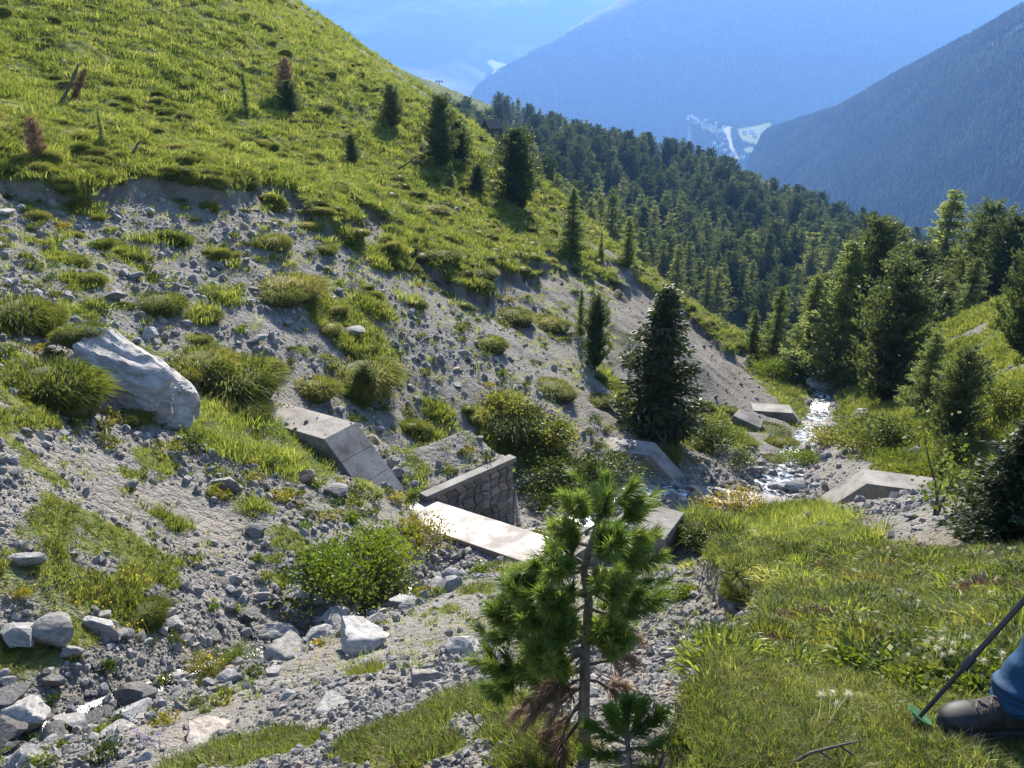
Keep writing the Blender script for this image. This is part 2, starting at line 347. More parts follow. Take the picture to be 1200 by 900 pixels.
def hit(grid, px, py, y0=1.2, y1=116):
    r = ray(px, py); ys = np.geomspace(y0, y1, 1400); s = ys/r.y
    d = r.z*s-grid(r.x*s, ys)
    k = np.nonzero(d <= 0)[0]
    if len(k) == 0: return None
    k = max(k[0], 1); a, b = d[k-1], d[k]; f = a/(a-b) if a != b else 0
    y = ys[k-1]+(ys[k]-ys[k-1])*f
    return r*(y/r.y)
G0 = Grid(H0)
def world_poly(pix, grid=G0):
    out = []
    for p in pix:
        if len(p) == 3: out.append((p[0], p[1])); continue       # (x, y, 'w') already in metres
        h = hit(grid, *p)
        if h is not None: out.append((h.x, h.y))
    return np.array(out)
def sdist(poly, x, y, closed=True):
    """signed distance (positive inside)"""
    d = np.full(np.shape(x), 1e9); ins = np.zeros(np.shape(x), bool); n = len(poly)
    for i in range(n if closed else n-1):
        ax, ay = poly[i]; bx, by = poly[(i+1) % n]; ex, ey = bx-ax, by-ay
        t = np.clip(((x-ax)*ex+(y-ay)*ey)/(ex*ex+ey*ey+1e-12), 0, 1)
        d = np.minimum(d, np.hypot(x-ax-t*ex, y-ay-t*ey))
        if abs(ey) > 1e-12: ins ^= ((ay > y) != (by > y)) & (x < ex*(y-ay)/ey+ax)
    return np.where(ins, d, -d) if closed else d
# --- cover zones, outlines measured on the ground
P_hill = world_poly([(0,237),(60,232),(130,240),(200,233),(262,240),(310,232),(345,238),(372,262),(400,258),(445,262),(470,300),(505,322),(535,345),(580,352),(610,322),(655,312),(685,330),(720,312),(752,330),(790,360),(830,395),(866,432),
                     (24,90,'w'),(0,118,'w'),(-62,118,'w'),(-62,16,'w'),(-20,15.5,'w')])
P_mead = world_poly([(770,898),(800,860),(828,800),(858,760),(872,715),(838,690),(818,655),(835,622),(900,603),(960,594),(1020,607),(1080,618),(1130,625),(1199,612),(30,12,'w'),(62,20,'w'),(62,-4,'w'),(.55,-4,'w'),(.45,1.4,'w')])
P_right = world_poly([(880,440),(905,470),(930,510),(985,520),(955,562),(1000,545),(1090,590),(1140,588),(1199,585),(40,20,'w'),(64,40,'w'),(64,118,'w'),(30,118,'w')])
P_mid = world_poly([(548,470),(600,465),(650,500),(690,540),(735,590),(700,605),(640,600),(612,560),(560,520)])
P_low2 = world_poly([(700,420),(760,470),(850,470),(890,500),(870,540),(800,530),(740,520),(690,460)])
n1 = fbm(XX*.5, YY*.5, 3, 5); n2 = fbm(XX*1.7, YY*1.7, 9, 4); n3 = fbm(XX*5, YY*5, 21, 4); n4 = fbm(XX*.16, YY*.16, 31, 3)
D_hill = sdist(P_hill, XX, YY)+n1*(1.3+1.6*sstep(-9, -3, XX))+n2*(.35+.5*sstep(-9, -3, XX)); D_mead = sdist(P_mead, XX, YY)+n1*.3+n2*.18; D_right = sdist(P_right, XX, YY)+n1*1.5; D_mid = sdist(P_mid, XX, YY)+n2*.6; D_low2 = sdist(P_low2, XX, YY)+n2*.8
# stream course
STREAM = world_poly([(-1.9+-2.6,2.6,'w'),(60,822),(180,770),(330,722),(430,690),(500,652),(560,632)])
STREAM2 = np.array([(.6,12.6),(1.8,14.6),(4.2,16.2),(6.6,17.0),(7.6,19.0),(9.4,22.5),(11.0,25.5),(12.4,28.6),(14.8,33.6),(17.2,41),(19.2,48),(21.5,60)])
SD1 = sdist(STREAM, XX, YY, False); SD2 = sdist(STREAM2, XX, YY, False)
Z = H0.copy()
lod = sstep(70, 5, YY)
edge_h = .55*sstep(-.12, .22, D_hill)*np.exp(-np.maximum(D_hill, 0)/3.5)*sstep(62, 40, YY)*sstep(-20, -16, XX+.0*YY+0*XX+3)
Z += .5*sstep(-.14, .25, D_hill)*np.exp(-np.maximum(D_hill, 0)/3.)*sstep(60, 36, YY)
Z += .30*sstep(-.06, .12, D_mead)*np.exp(-np.maximum(D_mead, 0)/1.6)*sstep(8.5, 6.5, YY)
Z -= .5*sstep(5.2, 7.6, YY)*sstep(11.5, 9.5, YY)*sstep(-.5, .6, D_mead)*sstep(8, 5, XX)
Z += np.where(D_mead > 0, 1, 0)*(np.abs(n2)*.14+n3*.03)
Z -= .28*np.exp(-(SD1/.55)**2)+.35*np.exp(-(SD2/.9)**2)*sstep(15, 19, YY)
hillw = sstep(0, 1.5, D_hill)
terr = np.abs(fbm((XX*.75+YY*.6)*.55, (YY*.75-XX*.6)*.22, 101, 4))
Z += hillw*(n2*.22+np.abs(n1)*.34*lod+n3*.06+terr*.55*sstep(90, 30, YY))                             # hummocky turf
Z += (1-hillw)*(n1*.16*sstep(3, 9, YY)+n2*.09+n3*.035)*np.where(D_mead > 0, .45, 1)
rill = fbm((XX*.83+YY*.56)*.9, (XX*-.56+YY*.83)*.16, 55, 4)               # erosion runnels down the scree of the spur
Z += np.where(hillw < .5, 1, 0)*rill*.35*sstep(22, 30, YY)*sstep(22, 14, XX)
# the retaining wall below the first dam holds back the fill on its left
WALL_A, WALL_B = Vector((-1.45, 11.86, -6.55)), Vector((.02, 13.35, -6.6))
wd = (WALL_B-WALL_A); wd.z = 0; wl = wd.length; wd /= wl; wnrm = Vector((wd.y, -wd.x, 0))  # to the right (stream side)
ua = (XX-WALL_A.x)*wd.x+(YY-WALL_A.y)*wd.y; va = (XX-WALL_A.x)*wnrm.x+(YY-WALL_A.y)*wnrm.y
inw = sstep(-.5, .1, ua)*sstep(wl+.55, wl-.05, ua)
low = np.minimum(Z, -7.75-.15*np.maximum(ua-wl, 0)+n2*.1); fade = sstep(2.6, .9, va)*(va > -.16)
Z = np.where(va > -.16, Z*(1-inw*fade)+low*inw*fade, Z)
hi = np.maximum(Z, -6.66+.28*np.maximum(-va-.5, 0)+n2*.04); fl = sstep(-2.2, -1.2, va)*(va <= -.16)*inw
Z = np.where(va <= -.16, Z*(1-fl)+hi*fl, Z)
# the bed round the second dam lies below its crest
u2x, u2y = .955, -.296
pu = (XX-6.5)*u2x+(YY-17.3)*u2y; pw = -(XX-6.5)*u2y+(YY-17.3)*u2x
cap2 = np.where(np.abs(pu) < 1.7, -9.78, np.where(pu > 0, -9.42+.35*np.maximum(pu-3.3, 0), -9.1))+n2*.08+.35*np.maximum(-pw-1.6, 0)+.5*np.maximum(-pu-2.6, 0)
box2 = sstep(-3.4, -2.2, pw)*sstep(1.6, .6, pw)*sstep(-4.2, -3.0, pu)*sstep(5.2, 3.8, pu)
Z = np.where(Z > cap2, Z*(1-box2)+cap2*box2, Z)
d1u = (XX+2.82)*.858-(YY-12.7)*.514; d1w = (XX+2.82)*.514+(YY-12.7)*.858     # gravel lies against the upstream edge of the first dam
fill1 = sstep(.6, 1.2, d1u)*sstep(5.4, 4.3, d1u)*sstep(-2.3, -1.5, d1w)*sstep(-.6, -.8, d1w); Z = np.where((fill1 > 0) & (Z < -6.80), Z*(1-fill1)+(-6.80+n2*.05)*fill1, Z)
dm = np.hypot(XX-2.85, (YY-9.35)*.9); Z = np.maximum(Z, np.where(dm < 2, -5.72-.75*dm**2+n2*.15, -99))   # soil over the end of the first dam
# --- cover fields
grass = np.zeros_like(Z)
grass = np.maximum(grass, sstep(-.1, .35, D_hill)*np.clip(1.02-.95*sstep(.10, .34, n1*.55+n2*.3+n4*.5+.42*sstep(24, 62, XX*.9+YY*.8)-.22), 0, 1))
grass = np.maximum(grass, sstep(-.05, .2, D_mead)*(1-.8*sstep(.33, .5, n2)*.8))
grass = np.maximum(grass, sstep(-.3, .8, D_right)*(.95-.7*sstep(.15, .45, n1)))
grass = np.maximum(grass, sstep(-.2, .5, D_mid)*.95); grass = np.maximum(grass, sstep(-.3, .6, D_low2)*(.9-.6*sstep(.1, .4, n1)))
spot = np.maximum(sstep(.14, .34, n1*.8+n2*.45)*.8, sstep(.3, .42, n2*.75+n3*.25+.35*fbm(XX*.9, YY*.9, 66, 3))*.8)                                    # thin grass on the scree
spot *= sstep(4.0, 7, YY)*np.where((XX < -1.5), 1, .5)
grass = np.maximum(grass, spot*(SD1 > .8))
thin = np.clip(.5+1.1*fbm(XX*.35, YY*.35, 131, 4), .0, 1)*(YY > 4.5)*(SD1 > .7)*(D_hill < 0)*(XX < 1.2+.1*YY)
SPOTS = [(470,860,.28),(540,825,.26),(610,860,.2),(440,870,.25),(350,870,.22),(290,880,.34),(240,890,.3),(500,880,.2),(590,830,.18),(560,690,.3),(620,665,.25),(660,655,.2),(240,770,.28),(270,765,.22),(165,715,.33),(100,700,.2),(40,770,.4),(80,740,.3),(20,800,.25),(330,680,.25),(690,590,.3),(430,790,.2),(590,668,.2),(520,710,.2),(155,560,.2),(60,560,.18),(180,540,.3),(70,300,.4),(140,290,.5),(200,280,.45),(260,300,.45),(90,330,.35),(640,880,.2),(800,700,.12)]
SPW = []
for px, py, r in SPOTS:
    h = hit(G0, px, py)
    if h is None: continue
    SPW.append((h.x, h.y, r*1.0))
    d = np.hypot(XX-h.x, YY-h.y)+n2*.25*r+n3*.2*r; grass = np.maximum(grass, .9*sstep(r*1.15, r*.5, d))
grass *= (1-sstep(.75, .25, SD1)*.85)*(1-sstep(1.0, .4, SD2)*.9*(YY > 15))
grass = np.maximum(grass, .9*sstep(.8, .3, np.hypot(XX-3.0, YY-9.5)+n2*.4))
soil = np.clip(sstep(.35, .0, np.abs(D_hill-.05))*.9+sstep(.22, .0, np.abs(D_mead))*.9+.55*sstep(24, 30, YY)*sstep(22, 16, XX)*(D_hill < 0)+.35*sstep(0, .35, n1)*(YY < 30), 0, 1)
soil = np.maximum(soil, .75*sstep(0, 1.5, XX-.15*YY)*(D_mead < 0)*(YY < 9)*sstep(-.4, .3, n1+.25))
wet = np.clip(np.exp(-(SD1/.5)**2)*(.75+n2)+np.exp(-(SD2/.8)**2)*(YY > 14), 0, 1)
GT = Grid(thin); GH = Grid(Z); GG = Grid(grass); GS = Grid(np.minimum(SD1, np.where(YY > 14, SD2, 9)))
ny, nx = Z.shape
idx = np.arange(nx*ny).reshape(ny, nx)
quads = np.stack([idx[:-1, :-1], idx[:-1, 1:], idx[1:, 1:], idx[1:, :-1]], -1).reshape(-1, 4)
gme = fast_mesh('ground', np.stack([XX, YY, Z], -1).reshape(-1, 3), quads, M['ground'], True, 4)
for nm, arr in (('grass', grass), ('soil', soil), ('wet', wet)):
    a = gme.attributes.new(nm, 'FLOAT', 'POINT'); a.data.foreach_set('value', arr.ravel().astype(np.float32))
ground = tag(obj('ground', gme), 'gully floor and slopes of grey gravel, scree and turf', 'ground', kind='structure')
def at(px, py, sink=0.0):
    h = hit(GH, px, py)
    return None if h is None else Vector((h.x, h.y, float(GH(h.x, h.y))-sink))
def gz(x, y): return float(GH(x, y))
print('terrain', Z.shape)
# ================================================================== CHECK DAMS
def dam(name, O, du, z_low, z_high, prof, width, label, group, wet=True, low_part=True, depth=2.6):
    """prof: (left end, left slope top, left slope foot, right slope foot, right slope top, right end) along u. w points downstream."""
    u = Vector((du[0], du[1], 0)).normalized(); wv = Vector((-u.y, u.x, 0))
    if wv.y < 0: wv = -wv
    root = empty(name, Vector((O[0], O[1], z_low-depth)), label, 'dam', group)
    base = root.location.copy()
    def P(a, z, ww=0.0): return Vector((O[0], O[1], 0))+u*a+wv*ww+Vector((0, 0, z))-base
    uL, uLt, uLf, uRf, uRt, uR = prof; zb = z_low-depth
    def slab(nm, pts, mat, parent=root, w0=-width, w1=0.0, bev=.012, lab=None):
        m = MB(); m.prism([P(a, z, w0) for a, z in pts], wv*(w1-w0)); o = m.build(nm, mat, parent, bevel=bev)
        if lab: o['label'] = lab
        return o
    for side, (e, t, f) in (('l', (uL, uLt, uLf)), ('r', (uR, uRt, uRf))):
        sg = 1 if f > t else -1
        W = slab('wing_wall', [(e, zb), (e, z_high), (t-sg*.0, z_high), (t, z_high), (f, z_low), (f, zb)][:3]+[(f, z_low), (f, zb)], M['concrete'])
        if low_part:
            # three cast slabs on the slope with open joints
            n = 3; dv = Vector((f-t, 0, z_low-z_high)); L = dv.length
            for k in range(n):
                a0 = (k+.0)/n+.006/L; a1 = (k+1.0)/n-.006/L
                p0 = (t+(f-t)*a0, z_high+(z_low-z_high)*a0); p1 = (t+(f-t)*a1, z_high+(z_low-z_high)*a1)
                nz = .012; nxv = (-(z_low-z_high)/L*nz*(1 if f > t else -1), abs(f-t)/L*nz)
                slab('slope_slab', [(p0[0], p0[1]-.001), (p0[0]+nxv[0]*sg*1, p0[1]+nxv[1]), (p1[0]+nxv[0]*sg*1, p1[1]+nxv[1]), (p1[0], p1[1]-.001)], M['concrete'], W, -width+.004, -.004, bev=.003)
    slab('spillway_crest', [(uLf+.01, zb), (uLf+.01, z_low), (uRf-.01, z_low), (uRf-.01, zb)], M['wet_concrete'] if wet else M['concrete'], lab='wet crest of the spillway' if wet else None)
    return root, P, wv, u
dam('check_dam', (-2.82, 12.70), (.858, -.514), -6.72, -5.62, (-2.6, 0, 1.08, 4.45, 5.5, 6.15), .82,
    'grey concrete check dam with wet gleaming spillway beside the rubble stone wall', 'concrete check dams across the gully')
dam('check_dam', (6.5, 17.3), (.955, -.296), -9.66, -8.6, (-4.3, -2.9, -1.85, 1.12, 2.12, 3.75), .8,
    'concrete check dam whose angled wing rises between stony rubble and bright grass', 'concrete check dams across the gully', low_part=False)
d3, P3, w3, u3 = dam('check_dam', (12.6, 27.9), (.985, -.17), -12.35, -11.7, (-3.1, -1.6, -1.1, .5, .9, 3.1), .85,
    'far concrete check dam with cobbled top below the dark pines', 'concrete check dams across the gully', low_part=False)
for k in range(9):
    for j in range(3):
        a = .95+k*.235+rnd.uniform(-.02, .02); ww = -.80+j*.265; m = MB(); hh = rnd.uniform(.05, .09)
        pl = [P3(a+dx*.2+rnd.uniform(-.02, .02), -11.705, ww+dy*.23+rnd.uniform(-.02, .02)) for dx, dy in ((0, 0), (1, 0), (1.05, .5), (1, 1), (0, 1), (-.05, .5))]
        m.prism(pl, Vector((0, 0, hh))); m.build('cobble', M['rock'], d3, bevel=.02)
# loose concrete block half buried in the scree foot
b = at(872, 500)
if b:
    m = MB(); m.prism([Vector((-.55, -.3, -.2)), Vector((.5, -.35, -.2)), Vector((.45, .3, -.2)), Vector((-.5, .35, -.2))], Vector((.08, 0, .62)))
    tag(m.build('concrete_block', M['concrete'], None, loc=b, rot=(.1, .25, -.5), bevel=.03), 'tilted concrete block stuck in the scree above the stream', 'concrete block')

# ---------------------------------------------------------------- rubble wall
def stone_wall():
    root = empty('stone_wall', Vector((WALL_A.x, WALL_A.y, -8.6)), 'low rubble stone retaining wall with concrete cap below the first dam', 'wall')
    A = Vector((0, 0, 0)); base = root.location; top = WALL_A.z-base.z-.16; th = .38
    def P(a, z, v): return wd*a+wnrm*v+Vector((0, 0, z))
    m = MB(); m.prism([P(-.1, 0, -th), P(wl, 0, -th), P(wl, top, -th), P(-.1, top, -th)], wnrm*(th-.03)); m.build('core', M['mortar'], root)
    m = MB(); m.prism([P(-.1, top+.003, -.15), P(wl+.05, top+.003-.03, -.15), P(wl+.05, top+.10-.03, -.15), P(-.1, top+.10, -.15)], wnrm*.20); m.build('cap', M['concrete'], root, bevel=.01)
    r = random.Random(3)
    def face(org, ax, nrm, L, seed):
        z = .0
        # irregular polygons: jittered lattice shared corners, shrunk for mortar
        nr = 10; hs = top/nr; cols = max(2, int(L/.21)); J = {}
        for i in range(nr+1):
            for j in range(cols+1):
                J[i, j] = ((j+(.5 if i % 2 else 0)*(0 < j < cols)*.8+r.uniform(-.22, .22)*(0 < j < cols))*L/cols, (i+r.uniform(-.25, .25)*(0 < i < nr))*hs)
        for i in range(nr):
            for j in range(cols):
                q = [J[i, j], J[i, j+1], J[i+1, j+1], J[i+1, j]]
                cx = sum(p[0] for p in q)/4; cz = sum(p[1] for p in q)/4
                pts = []
                for k in range(4):
                    p, n2_ = q[k], q[(k+1) % 4]
                    for f in (.14, .86):
                        x = p[0]+(n2_[0]-p[0])*f; zz = p[1]+(n2_[1]-p[1])*f; pts.append((cx+(x-cx)*.96, cz+(zz-cz)*.96))
                d = r.uniform(.02, .055); m = MB(); n = len(pts)
                B = [org+ax*x+Vector((0, 0, zz))-nrm*.035 for x, zz in pts]; Tq = [org+ax*(cx+(x-cx)*.86)+Vector((0, 0, cz+(zz-cz)*.86))+nrm*d for x, zz in pts]
                c = org+ax*cx+Vector((0, 0, cz))+nrm*(d+r.uniform(0, .02))
                m.add(B+Tq+[c], [(a, (a+1) % n, n+(a+1) % n, n+a) for a in range(n)]+[(n+a, n+(a+1) % n, 2*n) for a in range(n)])
                m.build('stone', M['wallstone'], root)
    face(P(-.1, 0, -.03), wd, wnrm, wl+.1, 1)
    face(P(wl, 0, -.03), -wnrm, wd, th-.03, 2)
M['mortar'] = simple_mat('mortar', (.15, .14, .12), (.24, .225, .195), 9, .95)
M['wallstone'] = rock_mat('wallstone', (.11, .10, .085), (.2, .185, .16), (.32, .30, .27), .15)
stone_wall()

# ================================================================== FAR LANDSCAPE
def far_ground(name, label, ctrl, wpts, xs, ys, mat, amp, nscale, seed, lam=.0, mapz=None):
    C = np.array([tuple(on_ray(*c)) for c in ctrl]+wpts, float); S = 1.0/np.abs(C[:, :2]).max(); Cn = C.copy(); Cn[:, :2] *= S
    W = tps_fit(Cn, lam); X, Y = np.meshgrid(xs, ys); Zf = tps_eval(Cn, W, X*S, Y*S)+amp*fbm(X/nscale, Y/nscale, seed, 5)
    n_y, n_x = X.shape; ii = np.arange(n_x*n_y).reshape(n_y, n_x)
    q = np.stack([ii[:-1, :-1], ii[:-1, 1:], ii[1:, 1:], ii[1:, :-1]], -1).reshape(-1, 4)
    o = tag(obj(name, fast_mesh(name, np.stack([X, Y, Zf], -1).reshape(-1, 3), q, mat, True, 4)), label, 'hillside', kind='structure')
    def f(x, y): 
        return tps_eval(Cn, W, np.asarray(x)*S, np.asarray(y)*S)+amp*fbm(np.asarray(x)/nscale, np.asarray(y)/nscale, seed, 5)
    return o, f
def land_mat(name, stops, scale, rough=.95, stretch=(1, 1, 1)):
    m, t, nd, lk = new_mat(name)
    out = N(nd, 'ShaderNodeOutputMaterial'); p = N(nd, 'ShaderNodeBsdfPrincipled'); p.inputs['Roughness'].default_value = rough; p.inputs['Specular IOR Level'].default_value = .1
    g = N(nd, 'ShaderNodeNewGeometry'); mp = N(nd, 'ShaderNodeMapping'); mp.inputs['Scale'].default_value = stretch; lk.new(g.outputs['Position'], mp.inputs[0])
    a = N(nd, 'ShaderNodeTexNoise'); a.inputs['Scale'].default_value = scale; a.inputs['Detail'].default_value = 9; a.inputs['Roughness'].default_value = .62; lk.new(mp.outputs[0], a.inputs['Vector'])
    r = ramp(nd, stops); lk.new(a.outputs[0], r.inputs[0]); lk.new(r.outputs[0], p.inputs['Base Color']); lk.new(p.outputs[0], out.inputs[0]); return m
M['alp'] = land_mat('alp', [(.35, (.075, .075, .025)), (.6, (.12, .115, .04))], .15)
M['forestfloor'] = land_mat('forestfloor', [(.3, (.012, .017, .006)), (.5, (.035, .040, .013)), (.68, (.06, .062, .022))], .45)
M['farwood'] = land_mat('farwood', [(.32, (.010, .020, .010)), (.5, (.03, .044, .02)), (.62, (.055, .065, .03)), (.75, (.085, .09, .045))], .006)
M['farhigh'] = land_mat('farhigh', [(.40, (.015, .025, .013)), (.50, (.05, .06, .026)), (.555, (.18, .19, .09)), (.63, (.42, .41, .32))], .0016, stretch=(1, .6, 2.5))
M['farfield'] = land_mat('farfield', [(.35, (.14, .20, .045)), (.6, (.22, .26, .07))], .01)

fs_obj, fs = far_ground('forest_slope', 'wooded spur that falls to the right beyond the gully', 
    [(400,47,560),(515,112,560),(600,137,500),(700,190,400),(780,207,370),(850,225,330),(960,278,300),(1040,305,280),(700,262,230),(800,325,180),(880,385,130),(925,360,150),(1000,345,170),(640,215,250),(560,160,330),(1100,330,240),(450,80,480)],
    [(-60,150,-4),(0,125,-18),(60,120,-44),(-150,300,30),(-250,560,80),(-60,640,-30),(60,560,-80),(160,480,-110),(220,380,-110),(300,300,-115),(150,140,-70),(330,150,-110),(260,600,-190),(120,100,-58),(-20,100,-14)],
    np.linspace(-260, 340, 150), np.linspace(96, 660, 150), M['forestfloor'], 3.0, 60, 5)
def mountain(name, label, rows, nu, mat, amp, nscale, seed, up=60):
    """rows: list of control polylines (px, py, distance), each with the same count, foot -> crest -> back; smooth loft with relief"""
    Rws = np.array([[tuple(on_ray(p[0], p[1], p[2]*.6)) for p in row] for row in rows], float)   # r,c,3
    def interp(A, n, ax):
        m = A.shape[ax]; t = np.linspace(0, m-1, n); i = np.clip(np.floor(t).astype(int), 0, m-2); f = t-i
        A = np.moveaxis(A, ax, 0); P0 = A[np.clip(i-1, 0, m-1)]; P1 = A[i]; P2 = A[i+1]; P3_ = A[np.clip(i+2, 0, m-1)]; f = f.reshape(-1, *([1]*(A.ndim-1)))
        out = .5*((2*P1)+(P2-P0)*f+(2*P0-5*P1+4*P2-P3_)*f*f+(3*P1-P0-3*P2+P3_)*f**3)
        return np.moveaxis(out, 0, ax)
    G = interp(interp(Rws, up, 0), nu, 1)
    G[..., 2] += amp*fbm(G[..., 0]/nscale, G[..., 1]/nscale, seed, 6)
    r, c = G.shape[:2]; ii = np.arange(r*c).reshape(r, c); q = np.stack([ii[:-1, :-1], ii[:-1, 1:], ii[1:, 1:], ii[1:, :-1]], -1).reshape(-1, 4)
    o = tag(obj(name, fast_mesh(name, G.reshape(-1, 3), q, mat, True, 4)), label, 'mountain', kind='structure')
    return o, G
# right-hand wooded flank
mR, GR = mountain('wooded_mountain', 'steep wooded mountain flank falling to the village meadows',
    [[(866,222,3300),(900,262,2700),(985,300,2000),(1120,345,1350),(1350,420,900)],
     [(880,186,3500),(935,190,2950),(1040,190,2350),(1170,180,1850),(1420,160,1400)],
     [(898,156,3700),(965,136,3300),(1060,88,2900),(1165,28,2600),(1420,-100,2300)],
     [(904,160,4300),(985,150,4000),(1100,110,3700),(1230,60,3500),(1480,-60,3400)]], 160, M['farwood'], 16, 160, 71, 110)
# mountain closing the valley
mC, GC = mountain('valley_mountain', 'hazy blue mountain across the valley behind the village',
    [[(500,170,6000),(590,190,5900),(720,205,5900),(830,205,5900),(930,200,6000),(1100,190,6200),(1400,200,6500)],
     [(548,124,6600),(620,118,6600),(720,115,6600),(830,110,6600),(930,105,6700),(1100,90,6800),(1400,70,7800)],
     [(566,106,6800),(630,62,7200),(700,12,7600),(800,-28,8000),(930,-34,8200),(1120,-34,8600),(1450,-40,9400)],
     [(600,112,7600),(670,70,8600),(760,30,9400),(860,-10,9800),(1000,-20,10000),(1200,-30,10400),(1500,-40,11000)]], 200, M['farwood'], 90, 800, 81, 120)
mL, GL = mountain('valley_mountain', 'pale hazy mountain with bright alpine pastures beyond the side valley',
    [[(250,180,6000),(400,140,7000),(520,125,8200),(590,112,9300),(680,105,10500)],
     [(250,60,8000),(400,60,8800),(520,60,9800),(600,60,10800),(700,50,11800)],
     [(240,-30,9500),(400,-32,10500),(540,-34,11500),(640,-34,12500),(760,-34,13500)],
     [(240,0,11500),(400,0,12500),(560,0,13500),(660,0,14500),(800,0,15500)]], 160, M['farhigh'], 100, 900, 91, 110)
# valley floor and terrain skirts so that no gap shows between the layers
V0, F0 = [], []
xs = np.linspace(-4000, 5000, 60); ys = np.linspace(500, 7500, 60); Xv, Yv = np.meshgrid(xs, ys)
Zv = -390+np.maximum(0, Yv-3200)*.05+7*fbm(Xv/700, Yv/700, 5, 3)
ii = np.arange(3600).reshape(60, 60); q = np.stack([ii[:-1, :-1], ii[:-1, 1:], ii[1:, 1:], ii[1:, :-1]], -1).reshape(-1, 4)
tag(obj('valley_floor', fast_mesh('valley_floor', np.stack([Xv, Yv, Zv], -1).reshape(-1, 3), q, M['farwood'], True, 4)), 'dark wooded floor of the main valley', 'valley', kind='structure')

from mathutils.bvhtree import BVHTree
def grid_bvh(G):
    r, c = G.shape[:2]; ii = np.arange(r*c).reshape(r, c); q = np.stack([ii[:-1, :-1], ii[:-1, 1:], ii[1:, 1:], ii[1:, :-1]], -1).reshape(-1, 4)
    return BVHTree.FromPolygons(G.reshape(-1, 3).tolist(), q.tolist())
BV = [grid_bvh(GR), grid_bvh(GC), grid_bvh(GL), grid_bvh(np.stack([Xv, Yv, Zv], -1))]
def far_hit(px, py, bvs=(1, 2, 3)):
    best = None
    for b in [BV[i] for i in bvs]:
        h = b.ray_cast(Vector((0, 0, 0)), ray(px, py).normalized())
        if h[0] is not None and (best is None or h[3] < best[1]): best = (h[0], h[3])
    return best[0] if best else None
def ray_down(x, y):
    z = None
    for b in BV:
        h = b.ray_cast(Vector((x, y, 6000)), Vector((0, 0, -1)))
        if h[0] is not None and (z is None or h[0].z > z): z = h[0].z
    return z if z is not None else -390
# the village stands on a gently tilted bench of the valley
def bench_pt(px, py, up_=0.0):
    r = ray(px, py); k = .18; z0, y0 = -188.0, 2900.0      # z = z0 + k (y - y0)
    t = (z0-k*y0+up_)/(r.z-k*r.y); return r*t
def field(name, pix, label, mat, lift=3, bench=True):
    if bench: P = [bench_pt(*p) for p in pix]
    else: P = [p for p in (far_hit(*p) for p in pix) if p]
    # a thick sod on the ground, draped along its outline
    n = len(P); c = sum(P, Vector())/n; up_ = Vector((0, 0, lift)); V = [p+up_ for p in P]+[c+up_*1.5]+[p-up_*4 for p in P]
    Fc = [(i, (i+1) % n, n) for i in range(n)]+[(i, (i+1) % n, n+1+(i+1) % n, n+1+i) for i in range(n)]
    dd = [p.length for p in P]; print(name, min(dd), max(dd), min(p.z for p in P), max(p.z for p in P))
    return tag(obj(name, mesh_from(name, V, Fc, mat)), label, 'meadow', kind='structure')
M['road'] = simple_mat('road', (.13, .125, .11), (.2, .195, .18), .02, .8, coord='Object')
V = [bench_pt(*p, -8) for p in [(808,137),(818,136),(832,139),(850,144),(880,145),(908,140),(915,165),(900,212),(860,236),(825,222),(810,165)]]; c_ = sum(V, Vector())/len(V); n_ = len(V)
tag(obj('village_bench', mesh_from('village_bench', V+[c_]+[v-Vector((0, 0, 160)) for v in V], [(i, (i+1) % n_, n_) for i in range(n_)]+[(i, (i+1) % n_, n_+1+(i+1) % n_, n_+1+i) for i in range(n_)], M['farwood'])), 'wooded bench of the valley that carries the village', 'terrain', kind='structure')
field('valley_meadow', [(862,152),(880,149),(906,143),(903,150),(893,158),(888,170),(876,170),(866,164)], 'bright green meadow on the valley side', M['farfield'])
field('valley_meadow', [(870,175),(880,172),(886,176),(880,180),(872,181)], 'small pale meadow by the valley road', M['farfield'])
field('valley_meadow', [(570,74),(576,71),(583,74),(590,76),(596,79),(597,84),(590,88),(586,93),(577,95),(574,101),(568,107),(566,103),(572,94),(569,84)], 'sunlit pasture far up the side valley', M['farfield'], 12, False)
field('valley_road', [(846,150),(858,148),(857,160),(861,176),(868,190),(860,190),(853,174),(850,160)], 'pale valley road with gravel yards', M['road'], 4)
# village
M['housewall'] = simple_mat('housewall', (.7, .67, .62), (.8, .78, .74), .05, .8)
M['houseroof'] = simple_mat('houseroof', (.35, .32, .3), (.6, .58, .56), .02, .7)
def house_mesh():
    m = MB(); m.box((-8, -6, -6), (8, 6, 7)); w_ = m.mesh('wall', M['housewall'])
    m = MB(); m.prism([(-9, -7.5, 6.8), (-9, 0, 11.5), (-9, 7.5, 6.8), (-9, 7.5, 7.3), (-9, 0, 12.2), (-9, -7.5, 7.3)][::-1], (18, 0, 0)); r_ = m.mesh('roof', M['houseroof'])
    return w_, r_
hw, hr = house_mesh()
rv = random.Random(5)
spots = [(rv.uniform(806, 850), 0) for _ in range(34)]
for i, (px, _) in enumerate(spots):
    py = 138+(px-806)*.42+rv.uniform(-1, 1)*min(9, (px-800)*.35)
    p = bench_pt(px, py, 2)
    e = empty('house', p, 'small pale house in the village on the valley floor', 'house', 'houses of the village in the valley', rv.uniform(-1, 1), rv.uniform(.4, .7))
    obj('wall', hw, e); obj('roof', hr, e)
for px, py in [(836,170),(842,174),(850,178),(858,182),(870,186),(846,171),(854,186),(880,156),(872,157),(884,160)]:
    p = bench_pt(px, py, 3)
    e = empty('house', p, 'larger pale building beside the valley road', 'house', 'buildings along the valley road', rv.uniform(-1, 1), rv.uniform(.7, 1.1))
    obj('wall', hw, e); obj('roof', hr, e)
